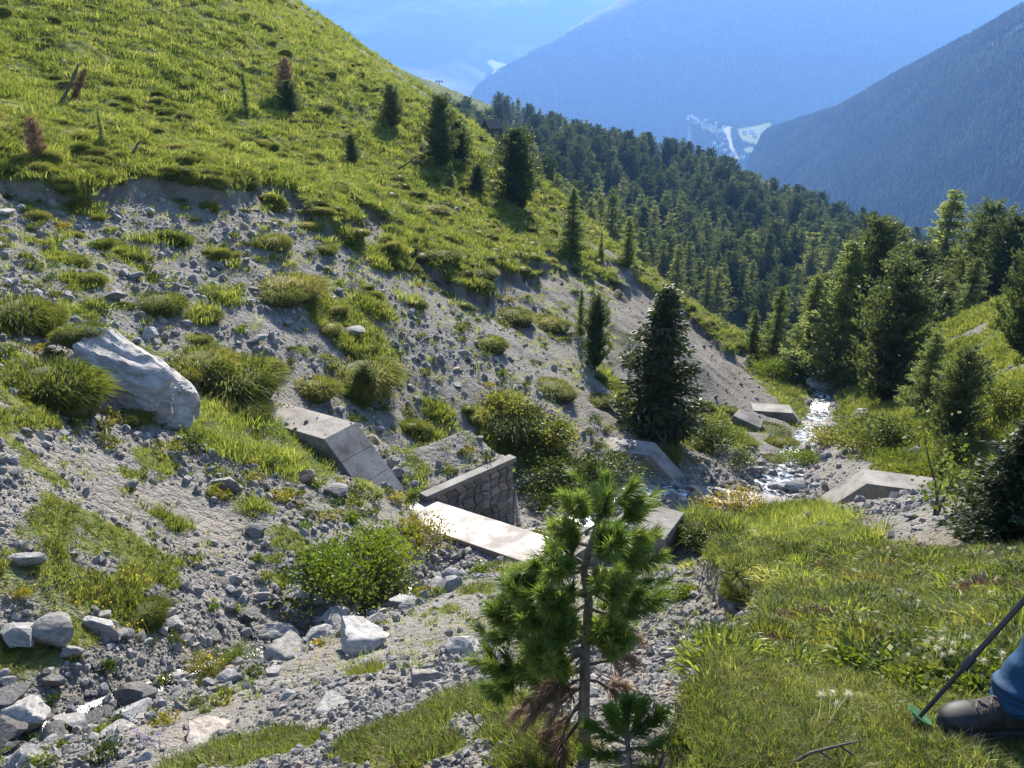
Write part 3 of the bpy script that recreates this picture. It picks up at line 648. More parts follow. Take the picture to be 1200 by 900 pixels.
# ---------------------------------------------------------------- haze
hm, t, nd, lk = new_mat('haze'); out = N(nd, 'ShaderNodeOutputMaterial'); pv = N(nd, 'ShaderNodeVolumePrincipled')
pv.inputs['Color'].default_value = (.21, .44, 1.0, 1); pv.inputs['Density'].default_value = 1.95e-4; pv.inputs['Anisotropy'].default_value = .2
lk.new(pv.outputs[0], out.inputs['Volume'])
0 and print('mtop', GR[...,2].max(), GC[...,2].max(), GL[...,2].max(), GR[...,2].min(), GC[...,2].min(), GL[...,2].min())
m = MB(); m.box((-5500, -200, -700), (8500, 10500, 1250)); hz = m.build('haze', hm); tag(hz, 'thin blue haze filling the valley air', 'haze', kind='stuff')
# ================================================================== SCATTER TOOL
def scatter(name, P, rot, scl, idx, sources, label, cat, group=None):
    P = np.asarray(P, np.float32); n = len(P)
    me = bpy.data.meshes.new(name); me.vertices.add(n); me.vertices.foreach_set('co', P.ravel())
    a = me.attributes.new('rot', 'FLOAT_VECTOR', 'POINT'); a.data.foreach_set('vector', np.asarray(rot, np.float32).ravel())
    a = me.attributes.new('scl', 'FLOAT_VECTOR', 'POINT'); S = np.asarray(scl, np.float32); S = np.repeat(S[:, None], 3, 1) if S.ndim == 1 else S; a.data.foreach_set('vector', S.ravel())
    a = me.attributes.new('idx', 'INT', 'POINT'); a.data.foreach_set('value', np.asarray(idx, np.int32))
    o = tag(obj(name, me), label, cat, group, 'stuff')
    g = bpy.data.node_groups.new(name, 'GeometryNodeTree'); nd, lk = g.nodes, g.links
    g.interface.new_socket('Geometry', in_out='INPUT', socket_type='NodeSocketGeometry'); g.interface.new_socket('Geometry', in_out='OUTPUT', socket_type='NodeSocketGeometry')
    gi = nd.new('NodeGroupInput'); go = nd.new('NodeGroupOutput'); ins = nd.new('GeometryNodeInstanceOnPoints'); g2i = nd.new('GeometryNodeGeometryToInstance')
    for sme in reversed(sources):
        so_ = bpy.data.objects.new(sme.name+'_source', sme); oi = nd.new('GeometryNodeObjectInfo'); oi.inputs['Object'].default_value = so_; oi.inputs['As Instance'].default_value = True; lk.new(oi.outputs['Geometry'], g2i.inputs[0]) if len(sources) == 1 else None
        if len(sources) > 1:
            jn = nd.get('J') or nd.new('GeometryNodeJoinGeometry'); jn.name = 'J'; lk.new(oi.outputs['Geometry'], jn.inputs[0])
    def attr(nm, ty):
        x = nd.new('GeometryNodeInputNamedAttribute'); x.data_type = ty; x.inputs['Name'].default_value = nm; return x.outputs[0]
    lk.new(gi.outputs[0], ins.inputs['Points']); src = nd.get('J').outputs[0] if len(sources) > 1 else oi.outputs['Geometry']
    lk.new(src, ins.inputs['Instance']); ins.inputs['Pick Instance'].default_value = True
    lk.new(attr('idx', 'INT'), ins.inputs['Instance Index']); lk.new(attr('scl', 'FLOAT_VECTOR'), ins.inputs['Scale'])
    e2r = nd.new('FunctionNodeEulerToRotation'); lk.new(attr('rot', 'FLOAT_VECTOR'), e2r.inputs[0]); lk.new(e2r.outputs[0], ins.inputs['Rotation'])
    lk.new(ins.outputs[0], go.inputs[0]); nd.remove(g2i)
    md = o.modifiers.new('scatter', 'NODES'); md.node_group = g
    return o
def sample_view(n, y0, y1, margin=1.6, slope=.74, r=rng):
    """points on the ground, thinning out with distance"""
    y = np.exp(r.uniform(np.log(y0), np.log(y1), n)); x = r.uniform(-1, 1, n)*(y*slope+margin); return x, y

# ================================================================== ROCKS
def rock_mesh(name, seed, mat, sub=3, flat=(1, .8, .6), cuts=10, rough=.06):
    r = random.Random(seed); bm = bmesh.new(); bmesh.ops.create_icosphere(bm, subdivisions=sub, radius=1)
    pl = []
    for _ in range(cuts):
        n = Vector((r.gauss(0, 1), r.gauss(0, 1), r.gauss(0, 1))).normalized(); pl.append((n, r.uniform(.45, .82)))
    for v in bm.verts:
        c = v.co.copy()
        for n, d in pl:
            k = c.dot(n)
            if k > d: c -= n*(k-d)
        c += c.normalized()*(mnoise.fractal(c*2.2+Vector((seed, 0, 0)), 1, 2, 4)*rough)
        v.co = Vector((c.x*flat[0], c.y*flat[1], c.z*flat[2]))
    me = bpy.data.meshes.new(name); bm.to_mesh(me); bm.free(); me.materials.append(mat)
    me.polygons.foreach_set('use_smooth', np.ones(len(me.polygons), bool))
    try: me.set_sharp_from_angle(angle=R(28))
    except Exception: pass
    return me
ROCKS = [rock_mesh('rock', s, M['rock'], 3, (1, r_, z_)) for s, (r_, z_) in enumerate([(.8, .6), (.7, .5), (.9, .7), (.6, .45), (.85, .4), (.75, .65), (.65, .32), (.95, .55)])]
PEBS = [rock_mesh('pebble', 50+s, M['rock'], 1, (1, .8, .6), 5, .1) for s in range(6)]
BOULD = [rock_mesh('boulder', 80+s, M['boulder'], 4, (1, .75, .6), 12, .12) for s in range(3)]
WETR = []
for q_ in range(4):
    w_me = ROCKS[q_*2].copy(); w_me.materials.clear(); w_me.materials.append(M['wetrock']); WETR.append(w_me)
RUST = rock_mesh('rock', 91, M['rustrock'], 3, (1, .7, .5))
def rock_at(px, py, wpx, label, me=None, group=None, name='rock', rz=None, sq=1.0, sink=.25, tilt=.25, cat='rock'):
    p = at(px, py)
    if p is None: return None
    s = wpx*px_scale(p)/2*1.08; me = me or rnd.choice(ROCKS)
    o = obj(name, me, None, p+Vector((0, 0, s*.6*sq*(.55-sink))), (rnd.uniform(-tilt, tilt), rnd.uniform(-tilt, tilt), rnd.uniform(-.5, .5) if rz is None else rz), (s, s, s*sq))
    return tag(o, label, cat, group)
# the notable ones (pixel of the middle of the base, width in pixels)
big = at(140, 470)
def big_boulder():
    """the long outcrop slab: ridged, cracked, falling to the right"""
    bm = bmesh.new(); bmesh.ops.create_icosphere(bm, subdivisions=5, radius=1)
    r = random.Random(4); pl = []
    for n, d in [((.05, -.35, .9), .42), ((.05, -.95, .25), .5), ((.85, -.35, .45), .62), ((.6, -.75, -.1), .66), ((-.9, -.35, .2), .72), ((-.45, -.85, .3), .58), ((.95, .3, .1), .8), ((.3, .5, .8), .55)]:
        pl.append((Vector(n).normalized(), d))
    for v in bm.verts:
        c = v.co.copy()
        for n, d in pl:
            k = c.dot(n)
            if k > d: c -= n*(k-d)*.93
        q = c*2.4; st = mnoise.fractal(Vector((q.x*.5+q.z*.8, q.y*2.6-q.z*1.8, q.z*.6)), .9, 2.1, 5)
        c += c.normalized()*(.13*st-.07*max(0, mnoise.cell(Vector((q.x*.8, q.z*1.4+q.y*.6, 3.1)))*.6))
        v.co = Vector((c.x*1.42, c.y*1.05, c.z*1.08))
    me = bpy.data.meshes.new('boulder'); bm.to_mesh(me); bm.free(); me.materials.append(M['boulder'])
    me.polygons.foreach_set('use_smooth', np.ones(len(me.polygons), bool)); me.set_sharp_from_angle(angle=R(35))
    s = 150*px_scale(big)/2/1.15
    o = obj('boulder', me, None, big+Vector((.0, .3, .1)), (R(0), R(20), R(-12)), (s*1.04, s, s*1.1))
    mw = Matrix.LocRotScale(o.location, o.rotation_euler, o.scale); global BB; from mathutils.bvhtree import BVHTree as BT; BB = BT.FromPolygons([mw @ v.co for v in me.vertices], [tuple(p.vertices) for p in me.polygons])
    tag(o, 'huge cracked pale grey boulder bulging from the scree between grass hummocks', 'boulder')
big_boulder()
NOTABLE = [(265,572,46,'smooth pale rounded rock lying alone on the gravel below the huge boulder'),(425,755,88,'large blocky grey boulder beside the green willow shrub and the stream'),
 (540,765,62,'tilted pale slab of rock among the gravel near the young pine'),(500,800,56,'low angular grey rock next to a strip of fresh grass'),(526,690,34,'split whitish rock lying on grey gravel below the dam'),
 (135,350,34,'upright pale rock stuck in the scree above the huge boulder'),(410,388,36,'flat whitish rock half way up the stony scree'),(300,400,26,'small cluster forming pale rock on the scree'),
 (242,860,80,'flat light grey slab at the edge of the foreground grass'),(318,745,60,'dark wedge shaped rock overhanging the rocky stream bed'),(340,770,70,'broad pale rock in the rocky stream bed'),
 (270,800,34,'dark upright rock beside a leafy tuft in the stream bed'),(310,700,26,'angular whitish rock on the stream bank'),(345,698,48,'rough dark grey rock under the willow shrub'),
 (395,580,34,'white angular rock in the rubble under the dam wing'),(300,625,26,'dark round rock on the gravel beside the stream'),(775,640,54,'flat greenish slab sticking out of the bank beside the dam'),
 (835,785,40,'pale rock fallen from the eroded turf bank'),(785,690,26,'grey rock lying in the eroded channel'),(390,828,60,'long flat grey rock on the foreground gravel'),
 (60,800,36,'brownish rock in the stream bed under a grassy bank'),(30,660,44,'weathered grey rock on the gravel slope'),(455,700,0,''),(400,745,0,''),(22,840,70,'layered grey rock in the lower stream bed'),(90,850,52,'white topped rock in the lower stream bed'),
 (560,410,0,''),(505,470,18,'rounded pale rock on top of the fill'),(552,540,17,'flat pale rock lying on the cap of the stone wall'),(915,575,30,'dark wet rock by the second spillway'),(935,572,34,'dark round rock beside the second dam'),
 (968,455,44,'large grey boulder on the stream bank under pines'),(1073,532,24,'pale rock among low bushes beside the second dam'),(900,545,0,''),(885,553,22,'grey rock in the white water of the stream')]
for px, py, wpx, lab in NOTABLE:
    if wpx: rock_at(px, py, wpx, lab, rnd.choice(BOULD) if wpx > 55 else None, sq=rnd.uniform(.8, 1.05) if 'flat' not in lab else .5)
rock_at(355, 562, 30, 'rusty brown rock under the wing of the dam', RUST); rock_at(350, 590, 16, 'small reddish rock in the rubble', RUST); rock_at(808, 690, 18, 'rust coloured stone in the eroded channel', RUST)
# rubble one can count, by place
def strew(n, test, sizes, label, group, seed, y0, y1, cap):
    r = np.random.default_rng(seed); k = 0
    x, y = sample_view(n*40, y0, y1, 1.0, .70, r); gs = GG(x, y); sd = GS(x, y)
    for xi, yi, g_, s_ in zip(x, y, gs, sd):
        if k >= n: break
        if not test(xi, yi, g_, s_): continue
        s = min(r.pareto(1.7)*sizes[0]+sizes[0], sizes[1])/2; wt = 'stream' in group and s_ < .5 and r.random() < .75
        o = obj('rock', WETR[r.integers(4)] if wt else ROCKS[r.integers(len(ROCKS))], None, (xi, yi, gz(xi, yi)+s*.18), (r.uniform(-.4, .4), r.uniform(-.4, .4), r.uniform(0, 6.28)), (s, s, s*r.uniform(.7, 1.2)))
        tag(o, ('dark wet rock glistening in the channel of '+('the stony stream bed' if y1 < 12 else 'the lower stream')) if wt else label, 'rock', ('wet '+group) if wt else group); k += 1
strew(112, lambda x, y, g, s: s < .85 and y < 9.5, (.11, .44), 'angular grey rock in the rubble of the stony stream bed', 'rocks in the stream bed', 1, 2.6, 9.5, 1)
strew(36, lambda x, y, g, s: g < .4 and s > .7 and x < -.2 and y < 12 and x < -.2*y+1.2, (.09, .26), 'pale grey rock strewn on the foreground gravel', 'rocks on the gravel', 2, 2.6, 12, 1)
strew(44, lambda x, y, g, s: g < .4 and x < -.05*y and y > 11, (.18, .5), 'pale rock scattered over the stony scree slope', 'rocks on the scree', 3, 11, 30, 1)
strew(24, lambda x, y, g, s: s < 1.3 and y > 15 and x > 3, (.22, .6), 'wet grey rock standing in the stream below the dams', 'rocks in the lower stream', 4, 15, 45, 1)
strew(14, lambda x, y, g, s: g > .3 and y > 26 and -.55*y < x < .02*y and y-x > 34, (.3, .8), 'pale stone showing through the hillside grass', 'stones in the hillside turf', 9, 26, 72, 1)
strew(10, lambda x, y, g, s: g < .4 and 0 < x < 2 and 3.5 < y < 9, (.08, .2), 'stone fallen into the eroded channel beside the turf bank', 'stones in the eroded channel', 5, 3.5, 9, 1)
# gravel
x, y = sample_view(210000, 1.8, 48, 1.2, .72); g_ = GG(x, y); sd = GS(x, y)
keep = (g_ < .42) & ~((y > 22) & (rng.random(len(x)) < .35+.4*sstep(-2, 6, x))); keep &= (rng.random(len(x)) < np.clip(.12+.6*(sd < .9)+1.6*(fbm(x*.7, y*.7, 77, 4)+.22), .06, 1))
x, y, sd = x[keep], y[keep], sd[keep]; n = len(x)
s = (.0021*np.minimum(y, 16)+.0035)*(1+rng.pareto(1.75, n)); s = np.minimum(s, .018*np.minimum(y, 16)+.03)*.5*np.where(sd < .9, 1.3, 1)
scatter('gravel', np.stack([x, y, GH(x, y)+s*.15], -1), rng.uniform(0, 6.28, (n, 3)), s, rng.integers(0, len(PEBS), n), PEBS, 'loose grey gravel and small stones of the scree', 'gravel')
print('gravel', n)

# ================================================================== GRASS
def tuft_mesh(name, seed, mat, blades, hmin, hmax, spread, width, lean=.6, segs=3):
    r = np.random.default_rng(seed); V, T = [], []
    for b in range(blades):
        a = r.uniform(0, 6.28); rad = spread*math.sqrt(r.random()); x, y = math.cos(a)*rad, math.sin(a)*rad
        h = r.uniform(hmin, hmax); ln = lean*h*r.uniform(.15, 1.0); la = a+r.normal(0, .7); fa = r.uniform(0, 3.14); wd_ = width*r.uniform(.6, 1.2)
        base = len(V)
        for k in range(segs+1):
            t = k/segs; cx = x+math.cos(la)*ln*t*t; cy = y+math.sin(la)*ln*t*t; cz = h*(t-.25*lean*t*t)-.02*(k == 0); ww = wd_*(1-t*.85) if k < segs else 0
            if k < segs: V += [(cx-math.cos(fa)*ww, cy-math.sin(fa)*ww, cz), (cx+math.cos(fa)*ww, cy+math.sin(fa)*ww, cz)]
            else: V.append((cx, cy, cz))
        for k in range(segs-1):
            i = base+2*k; T += [(i, i+1, i+3), (i, i+3, i+2)]
        i = base+2*(segs-1); T.append((i, i+1, i+2))
    return fast_mesh(name, np.array(V), np.array(T), mat)
TN = [tuft_mesh('tuft', 1+s, M['grass'], 26, .02, .065+.02*s, .06, .0020+.0004*(s % 2), 1.3) for s in range(4)]+[tuft_mesh('tuft', 9+q, M[k], 26, .015, .06, .07, .006, 1.5, 2) for q, k in enumerate(('freshleaf', 'tussock', 'darkleaf', 'tussock'))]+[tuft_mesh('tuft', 15, M['deadneedle'], 14, .04, .12, .05, .0015, 1.2)]
TM = [tuft_mesh('tuft', 20+s, M['grass'], 34, .03, .12+.04*s, .12, .004, 1.2, 2) for s in range(3)]
TH = [tuft_mesh('tuft', 30+s, M['hillgrass'], 44, .03, .12+.045*s, .24, .012, 1.3, 2) for s in range(4)]
# meadow and patches close by
def put_grass(nm, n, y0, y1, src, thr, base, seed, label, smin=.7, smax=1.3, zone=None):
    r = np.random.default_rng(seed); x, y = sample_view(n, y0, y1, 1.4, .72, r); g = GG(x, y); k = (g > thr+r.random(n)*.35)
    if zone is not None: k &= zone(x, y)
    x, y = x[k], y[k]; m_ = len(x); s = r.uniform(smin, smax, m_)*base(y)*(.45+1.1*vn(x*1.6, y*1.6, 4)**1.3)
    ro = np.stack([r.normal(0, .14, m_), r.normal(0, .14, m_), r.uniform(0, 6.28, m_)], -1)
    scatter(nm, np.stack([x, y, GH(x, y)-.01], -1), ro, s, r.integers(0, len(src), m_), src, label, 'grass'); print(nm, m_)
put_grass('meadow_grass', 115000, 1.5, 11, TN, .35, lambda y: .72+.03*y, 1, 'yellow green meadow grass on the turf bank and gravel patches')
# thin single tufts all over the scree
x, y = sample_view(46000, 4.5, 40, 1.0, .72); k = (rng.random(len(x)) < GT(x, y)*(.10+.55*sstep(9, 18, y))) & (GG(x, y) < .4); x, y = x[k], y[k]; m_ = len(x)
scatter('sparse_grass', np.stack([x, y, GH(x, y)-.01], -1), np.stack([rng.normal(0, .2, m_), rng.normal(0, .2, m_), rng.uniform(0, 6.28, m_)], -1), rng.uniform(.3, 1.1, m_)*(.6+.045*y), rng.integers(0, 4, m_), TM+[tuft_mesh('tuft', 29, M['tussock'], 30, .02, .08, .12, .009, 1.4, 2)], 'sparse small tufts growing between the stones of the scree', 'grass')
put_grass('slope_grass', 26000, 9, 30, TM, .35, lambda y: .9+.03*y, 2, 'short grass on the slopes of the gully')
put_grass('hillside_grass', 135000, 13, 116, TH, .4, lambda y: .55+.017*y, 3, 'sunlit tufted grass covering the steep hillside')
# ================================================================== HUMMOCKS, SHRUBS, FLOWERS
def hummock_mesh(seed, mat, n=900, hb=.22, wb=.012, flat=.55):
    """a dome of turf covered with long blades that fall outwards"""
    r = np.random.default_rng(seed); V, T = [], []
    for _ in range(n):
        a = r.uniform(0, 6.28); c = r.random()**.6; rad = math.sqrt(1-(1-c)**2)*1.0; x, y = math.cos(a)*rad, math.sin(a)*rad; z = flat*(1-rad*rad)**.5 if rad < 1 else 0
        nrm = Vector((x*.8, y*.8, z/flat+.25)).normalized(); h = hb*r.uniform(.6, 1.7)
        d = (nrm+Vector((r.normal(0, .35), r.normal(0, .35), r.normal(0, .35)+.15))).normalized(); side = d.orthogonal().normalized(); side = Matrix.Rotation(r.uniform(0, 6.28), 3, d) @ side
        p0 = Vector((x, y, z))*.97; p1 = p0+d*h*.6; p2 = p0+d*h*.95+Vector((x*.35*h, y*.35*h, -.35*h)); w_ = wb*r.uniform(.6, 1.3); b = len(V)
        V += [p0-side*w_, p0+side*w_, p1-side*w_*.8, p1+side*w_*.8, p2]; T += [(b, b+1, b+3), (b, b+3, b+2), (b+2, b+3, b+4)]
    return fast_mesh('blades', np.array([tuple(v) for v in V]), np.array(T), mat)
def mound_mesh(seed):
    bm = bmesh.new(); bmesh.ops.create_icosphere(bm, subdivisions=3, radius=1)
    for v in bm.verts:
        k = 1+.14*mnoise.noise(v.co*1.7+Vector((seed, 0, 0))); v.co = Vector((v.co.x*k*.97, v.co.y*k*.97, v.co.z*.52*k))
    me = bpy.data.meshes.new('mound'); bm.to_mesh(me); bm.free(); me.materials.append(M['turf']); me.polygons.foreach_set('use_smooth', np.ones(len(me.polygons), bool)); return me
M['turf'] = simple_mat('turf', (.05, .05, .018), (.10, .10, .03), 7, .95, .5, 30)
M['hilltussock'] = M['tussock']
HUM = [hummock_mesh(200+i, M['tussock'], 2600, .26, .011) for i in range(3)]; MND = [mound_mesh(i*3.3) for i in range(3)]
def hummock(px, py, wpx, hk, label):
    """px,py = middle of the hummock in the picture"""
    p = at(px, py) if not label.startswith('brownish grass cap') else BB.ray_cast(Vector((0, 0, 0)), ray(97, 392).normalized())[0]
    if p is None: return
    s = wpx*px_scale(p)/2*.92
    e = empty('grass_hummock', p+Vector((0, 0, -.12*s)), label, 'grass hummock', None, rnd.uniform(0, 6.28), (s, s*rnd.uniform(.75, 1.), s*hk))
    i = rnd.randrange(3); obj('mound', MND[i], e); obj('blades', HUM[i], e)
    for _ in range(rnd.randint(2, 3)):                    # lobes make the outline ragged
        a = rnd.uniform(0, 6.28); q = rnd.uniform(.35, .62); d = rnd.uniform(.55, .95); z_ = rnd.uniform(-.12, .12); j = rnd.randrange(3)
        obj('mound', MND[j], e, (math.cos(a)*d, math.sin(a)*d, z_), (0, 0, a), (q, q*.9, q)); obj('blades', HUM[j], e, (math.cos(a)*d, math.sin(a)*d, z_), (rnd.uniform(-.2, .2), rnd.uniform(-.2, .2), a), (q, q*.9, q*1.25))
for h in [(50,462,140,1.1,'large shaggy grass hummock hanging over bare gravel left of the huge boulder'),(15,375,110,1.0,'shaggy grass hummock uphill of the huge boulder'),(100,388,62,.9,'brownish grass cap sitting on top of the huge boulder'),
 (185,358,66,.9,'rounded grass hummock on the scree behind the huge boulder'),(265,448,125,.9,'broad grass hummock between the huge boulder and the dam wing'),(232,430,95,.9,'grass hummock leaning against the huge boulder'),(148,492,46,.8,'small yellowish tussock at the foot of the huge boulder'),(320,285,46,.9,'round dark grass hummock below the turf edge'),
 (380,293,34,.9,'small grass hummock on loose scree under the turf edge'),(330,335,100,.6,'wide flat grass hummock in the middle of the scree'),(285,480,60,.9,'leafy grass hummock touching the dam wing'),(420,440,100,.8,'green grass hummock above the dam wing'),(365,455,70,.8,'bushy hummock directly behind the dam wing'),
 (570,405,50,.9,'dark edged grass hummock under a bare scar'),(540,622,50,1.2,'round dense tussock standing on the spillway edge'),(600,492,90,.7,'pale green hummock above the stone wall'),(645,455,60,.7,'grass hummock on scree above the bushes'),(165,718,62,.8,'low tussock beside the stony stream bed'),(820,620,60,.7,'dark mossy turf lump beside the yellow shrub'),
 (885,560,0,0,''),(915,520,40,.8,'grass tuft island in the stream'),(900,505,50,.6,'grassy bank edge beside the white stream'),(905,540,30,.8,'small grass island between stream boulders'),(700,470,40,.8,'tussock beside the dark spruce'),(835,775,44,.9,'brownish tussock overhanging the eroded channel'),(870,690,50,.8,'dry tussock on the rim of the turf bank'),(905,690,44,.8,'second dry tussock back from the rim of the turf bank'),
 (520,300,44,.8,'grassy sod tongue at the top of the scar'),(560,320,50,.7,'grass knoll above the bare scar'),(505,245,40,.6,'terraced turf step on the hillside'),(375,125,36,.5,'dark tussock on the hillside near brown shrubs'),(600,370,46,.8,'ragged sod lump sliding down the scar'),(640,380,50,.8,'sunlit sod lump beside a small pine'),(560,560,0,0,''),(240,200,0,0,'')]:
    if h[2]: hummock(*h)
# tussocks of the hillside, too many to count
TUS = []
for i in range(3):
    bm = bmesh.new(); bm.from_mesh(HUM[i]); bm.from_mesh(MND[i]); me = bpy.data.meshes.new('tussock'); bm.to_mesh(me); bm.free(); me.materials.append(M['hilltussock']); TUS.append(me)
r = np.random.default_rng(77); x, y = sample_view(9000, 14, 85, 1., .72, r); k = (GG(x, y) > .5) & (r.random(len(x)) < np.clip(.25+1.2*fbm(x*.22, y*.22, 141, 3)+.35*sstep(-12, 0, x)*sstep(30, 45, y), .05, 1)) & ((x < 10) | (y > 35))
x, y = x[k], y[k]; n = len(x); s = r.uniform(.12, .34, n)*(.8+.012*y)
scatter('hillside_tussocks', np.stack([x, y, GH(x, y)-.03], -1), np.stack([r.normal(0, .15, n), r.normal(0, .15, n), r.uniform(0, 6.28, n)], -1), np.stack([s, s*.8, s*r.uniform(.7, 1.2, n)], -1), r.integers(0, 3, n), TUS, 'lumpy grass tussocks roughening the steep hillside', 'grass'); print('tussocks', n)
x, y = sample_view(5200, 2.0, 9.5, 1., .72, r); k = (GG(x, y) > .5) & (x > .4) & (r.random(len(x)) < np.clip(.28+1.1*fbm(x*.9, y*.9, 151, 3), .04, 1)); x, y = x[k], y[k]; n = len(x); s = r.uniform(.05, .15, n)
MT = [hummock_mesh(230+i, M[mm], 260, .5, .03, .6) for i, mm in enumerate(('tussock', 'grass', 'deadneedle'))]
scatter('meadow_tussocks', np.stack([x, y, GH(x, y)-.02], -1), np.stack([r.normal(0, .15, n), r.normal(0, .15, n), r.uniform(0, 6.28, n)], -1), np.stack([s, s, s*r.uniform(.7, 1.3, n)], -1), r.choice(3, n, p=[.5, .42, .08]), MT, 'small tussocks roughening the meadow', 'grass')

def shrub_mesh(seed, mat, n=1500, leaf=.07, upright=.5, stems=14):
    r = np.random.default_rng(seed); V, T = [], []
    cl = [(r.normal(0, .42), r.normal(0, .42), r.uniform(.25, .8)) for _ in range(16)]
    for _ in range(n):
        c = cl[r.integers(len(cl))]; x, y, z = c[0]+r.normal(0, .2), c[1]+r.normal(0, .2), c[2]*(1-.5*(c[0]**2+c[1]**2))+r.normal(0, .16)
        if z < 0: z = abs(z)*.5
        d = Vector((x*.9+r.normal(0, .5), y*.9+r.normal(0, .5), upright+r.normal(0, .5))).normalized(); sd_ = Matrix.Rotation(r.uniform(0, 6.28), 3, d) @ d.orthogonal().normalized(); l = leaf*r.uniform(.6, 1.3); w_ = l*.3
        p = Vector((x, y, z)); b = len(V); V += [p, p+d*l*.5+sd_*w_, p+d*l, p+d*l*.5-sd_*w_]; T += [(b, b+1, b+2), (b, b+2, b+3)]
    return fast_mesh('leaves', np.array([tuple(v) for v in V]), np.array(T), mat)
def stem_mesh(seed, n=12, h=.6, rad=.012):
    r = random.Random(seed); m = MB()
    for _ in range(n):
        a = r.uniform(0, 6.28); q = r.uniform(.1, .55); m.tube([(0, 0, -.05), (math.cos(a)*q*.4, math.sin(a)*q*.4, h*.45), (math.cos(a)*q, math.sin(a)*q, h*r.uniform(.7, 1.1))], [rad, rad*.7, rad*.3], 4)
    return m.mesh('stem', M['deadwood'])
STEM = stem_mesh(1)
SHR = {k: [shrub_mesh(300+i*7+j, M[mt], nn, lf, up) for j in range(2)] for i, (k, mt, nn, lf, up) in enumerate([('fresh', 'freshleaf', 3400, .075, .9), ('yellow', 'yellowleaf', 1800, .085, .5), ('dark', 'darkleaf', 1700, .10, .4), ('pale', 'tussock', 1700, .10, .7)])}
def shrub(px, py, wpx, hk, kind, label, group=None):
    p = at(px, py)
    if p is None: return
    s = wpx*px_scale(p)/1.9
    e = empty('shrub', p-Vector((0, 0, .05*s)), label, 'shrub', group, rnd.uniform(0, 6.28), (s, s, s*hk))
    obj('stem', STEM, e); obj('leaves', rnd.choice(SHR[kind]), e)
for sarg in [(392,692,140,.85,'fresh','bright green willow shrub on the gravel in front of the dam'),(450,668,130,.85,'fresh','tall part of the green shrubbery beside the stream'),(492,640,75,.9,'yellow','yellow flowering shrub at the left end of the spillway'),(440,700,120,.7,'pale','grassy grey green shrub overhanging the stream'),
 (862,602,70,.9,'yellow','yellow orange low shrub beside the second spillway'),(815,632,60,.6,'dark','dark green creeping shrub on the bank by the dam'),(240,790,54,.8,'yellow','yellow flowered leafy plant in the stream bed'),(275,775,50,.8,'fresh','green leafy plant between stream rocks'),
 (650,560,80,.8,'dark','dark bush below the stone wall'),(690,570,80,.9,'dark','dark bush between the stone wall and the second dam'),(650,520,80,.8,'pale','pale green bush on the slope above the stone wall'),(610,505,70,.8,'dark','spreading bush above the stone wall'),(590,480,70,.7,'pale','light bush on the scree above the wall'),(720,560,60,.9,'dark','dark bush in the shade of the dam wing'),(660,600,70,.8,'dark','shaded bush growing at the foot of the stone wall'),
 (860,540,50,.8,'dark','dark green bush on the left stream bank'),(830,520,60,.8,'dark','bush at the foot of the spur scree'),(790,545,50,.8,'pale','pale bush behind the left wing of the second dam'),(910,440,70,.6,'fresh','bright low bush beside the far bend of the stream'),(940,545,60,.6,'fresh','fresh green bush behind the second dam'),(1000,530,80,.6,'pale','grey green willow scrub right of the stream'),(1040,520,80,.7,'dark','dark scrub in front of the cobbled dam'),(1060,545,60,.7,'fresh','leafy scrub beside the pale rock'),(1100,560,70,.8,'pale','scrub thicket behind the second dam wing'),(1140,540,70,.8,'dark','scrub at the foot of the small pine'),(970,520,60,.6,'pale','low willow by the stream bend'),(1010,500,50,.6,'dark','scrub left of the cobbled dam'),(1150,590,80,.8,'dark','shaded scrub under the spruce at the bank'),(1120,600,60,.7,'dark','low dark plants beside the stony bank'),
 (730,740,0,1,'dark',''),(1050,450,60,.8,'dark','dark undergrowth below the big pines'),(990,455,50,.8,'dark','undergrowth between the larch trunks'),(1150,460,60,.6,'fresh','bright scrub on the right slope'),(1180,480,80,.8,'pale','tall scrub on the right slope'),(420,470,40,1.0,'fresh','small bright bush behind the dam wing'),(700,600,40,.7,'fresh','light green bush on the right wing of the dam')]:
    if sarg[2]: shrub(*sarg)
r = np.random.default_rng(79); x, y = sample_view(3000, 2.0, 9., 1., .72, r); k = (GG(x, y) > .5) & (x > .3) & (fbm(x*1.1, y*1.1, 161, 3) > .02); x, y = x[k], y[k]; n = len(x); s = r.uniform(.05, .13, n)
HB = [shrub_mesh(350+i, M[mm], 260, .26, .7) for i, mm in enumerate(('darkleaf', 'freshleaf', 'yellowleaf', 'tussock'))]
scatter('meadow_herbs', np.stack([x, y, GH(x, y)-.01], -1), np.stack([np.zeros(n), np.zeros(n), r.uniform(0, 6.28, n)], -1), np.stack([s, s, s*.7], -1), r.choice(4, n, p=[.34, .34, .05, .27]), HB, 'low leafy herbs growing in the meadow turf', 'plants')

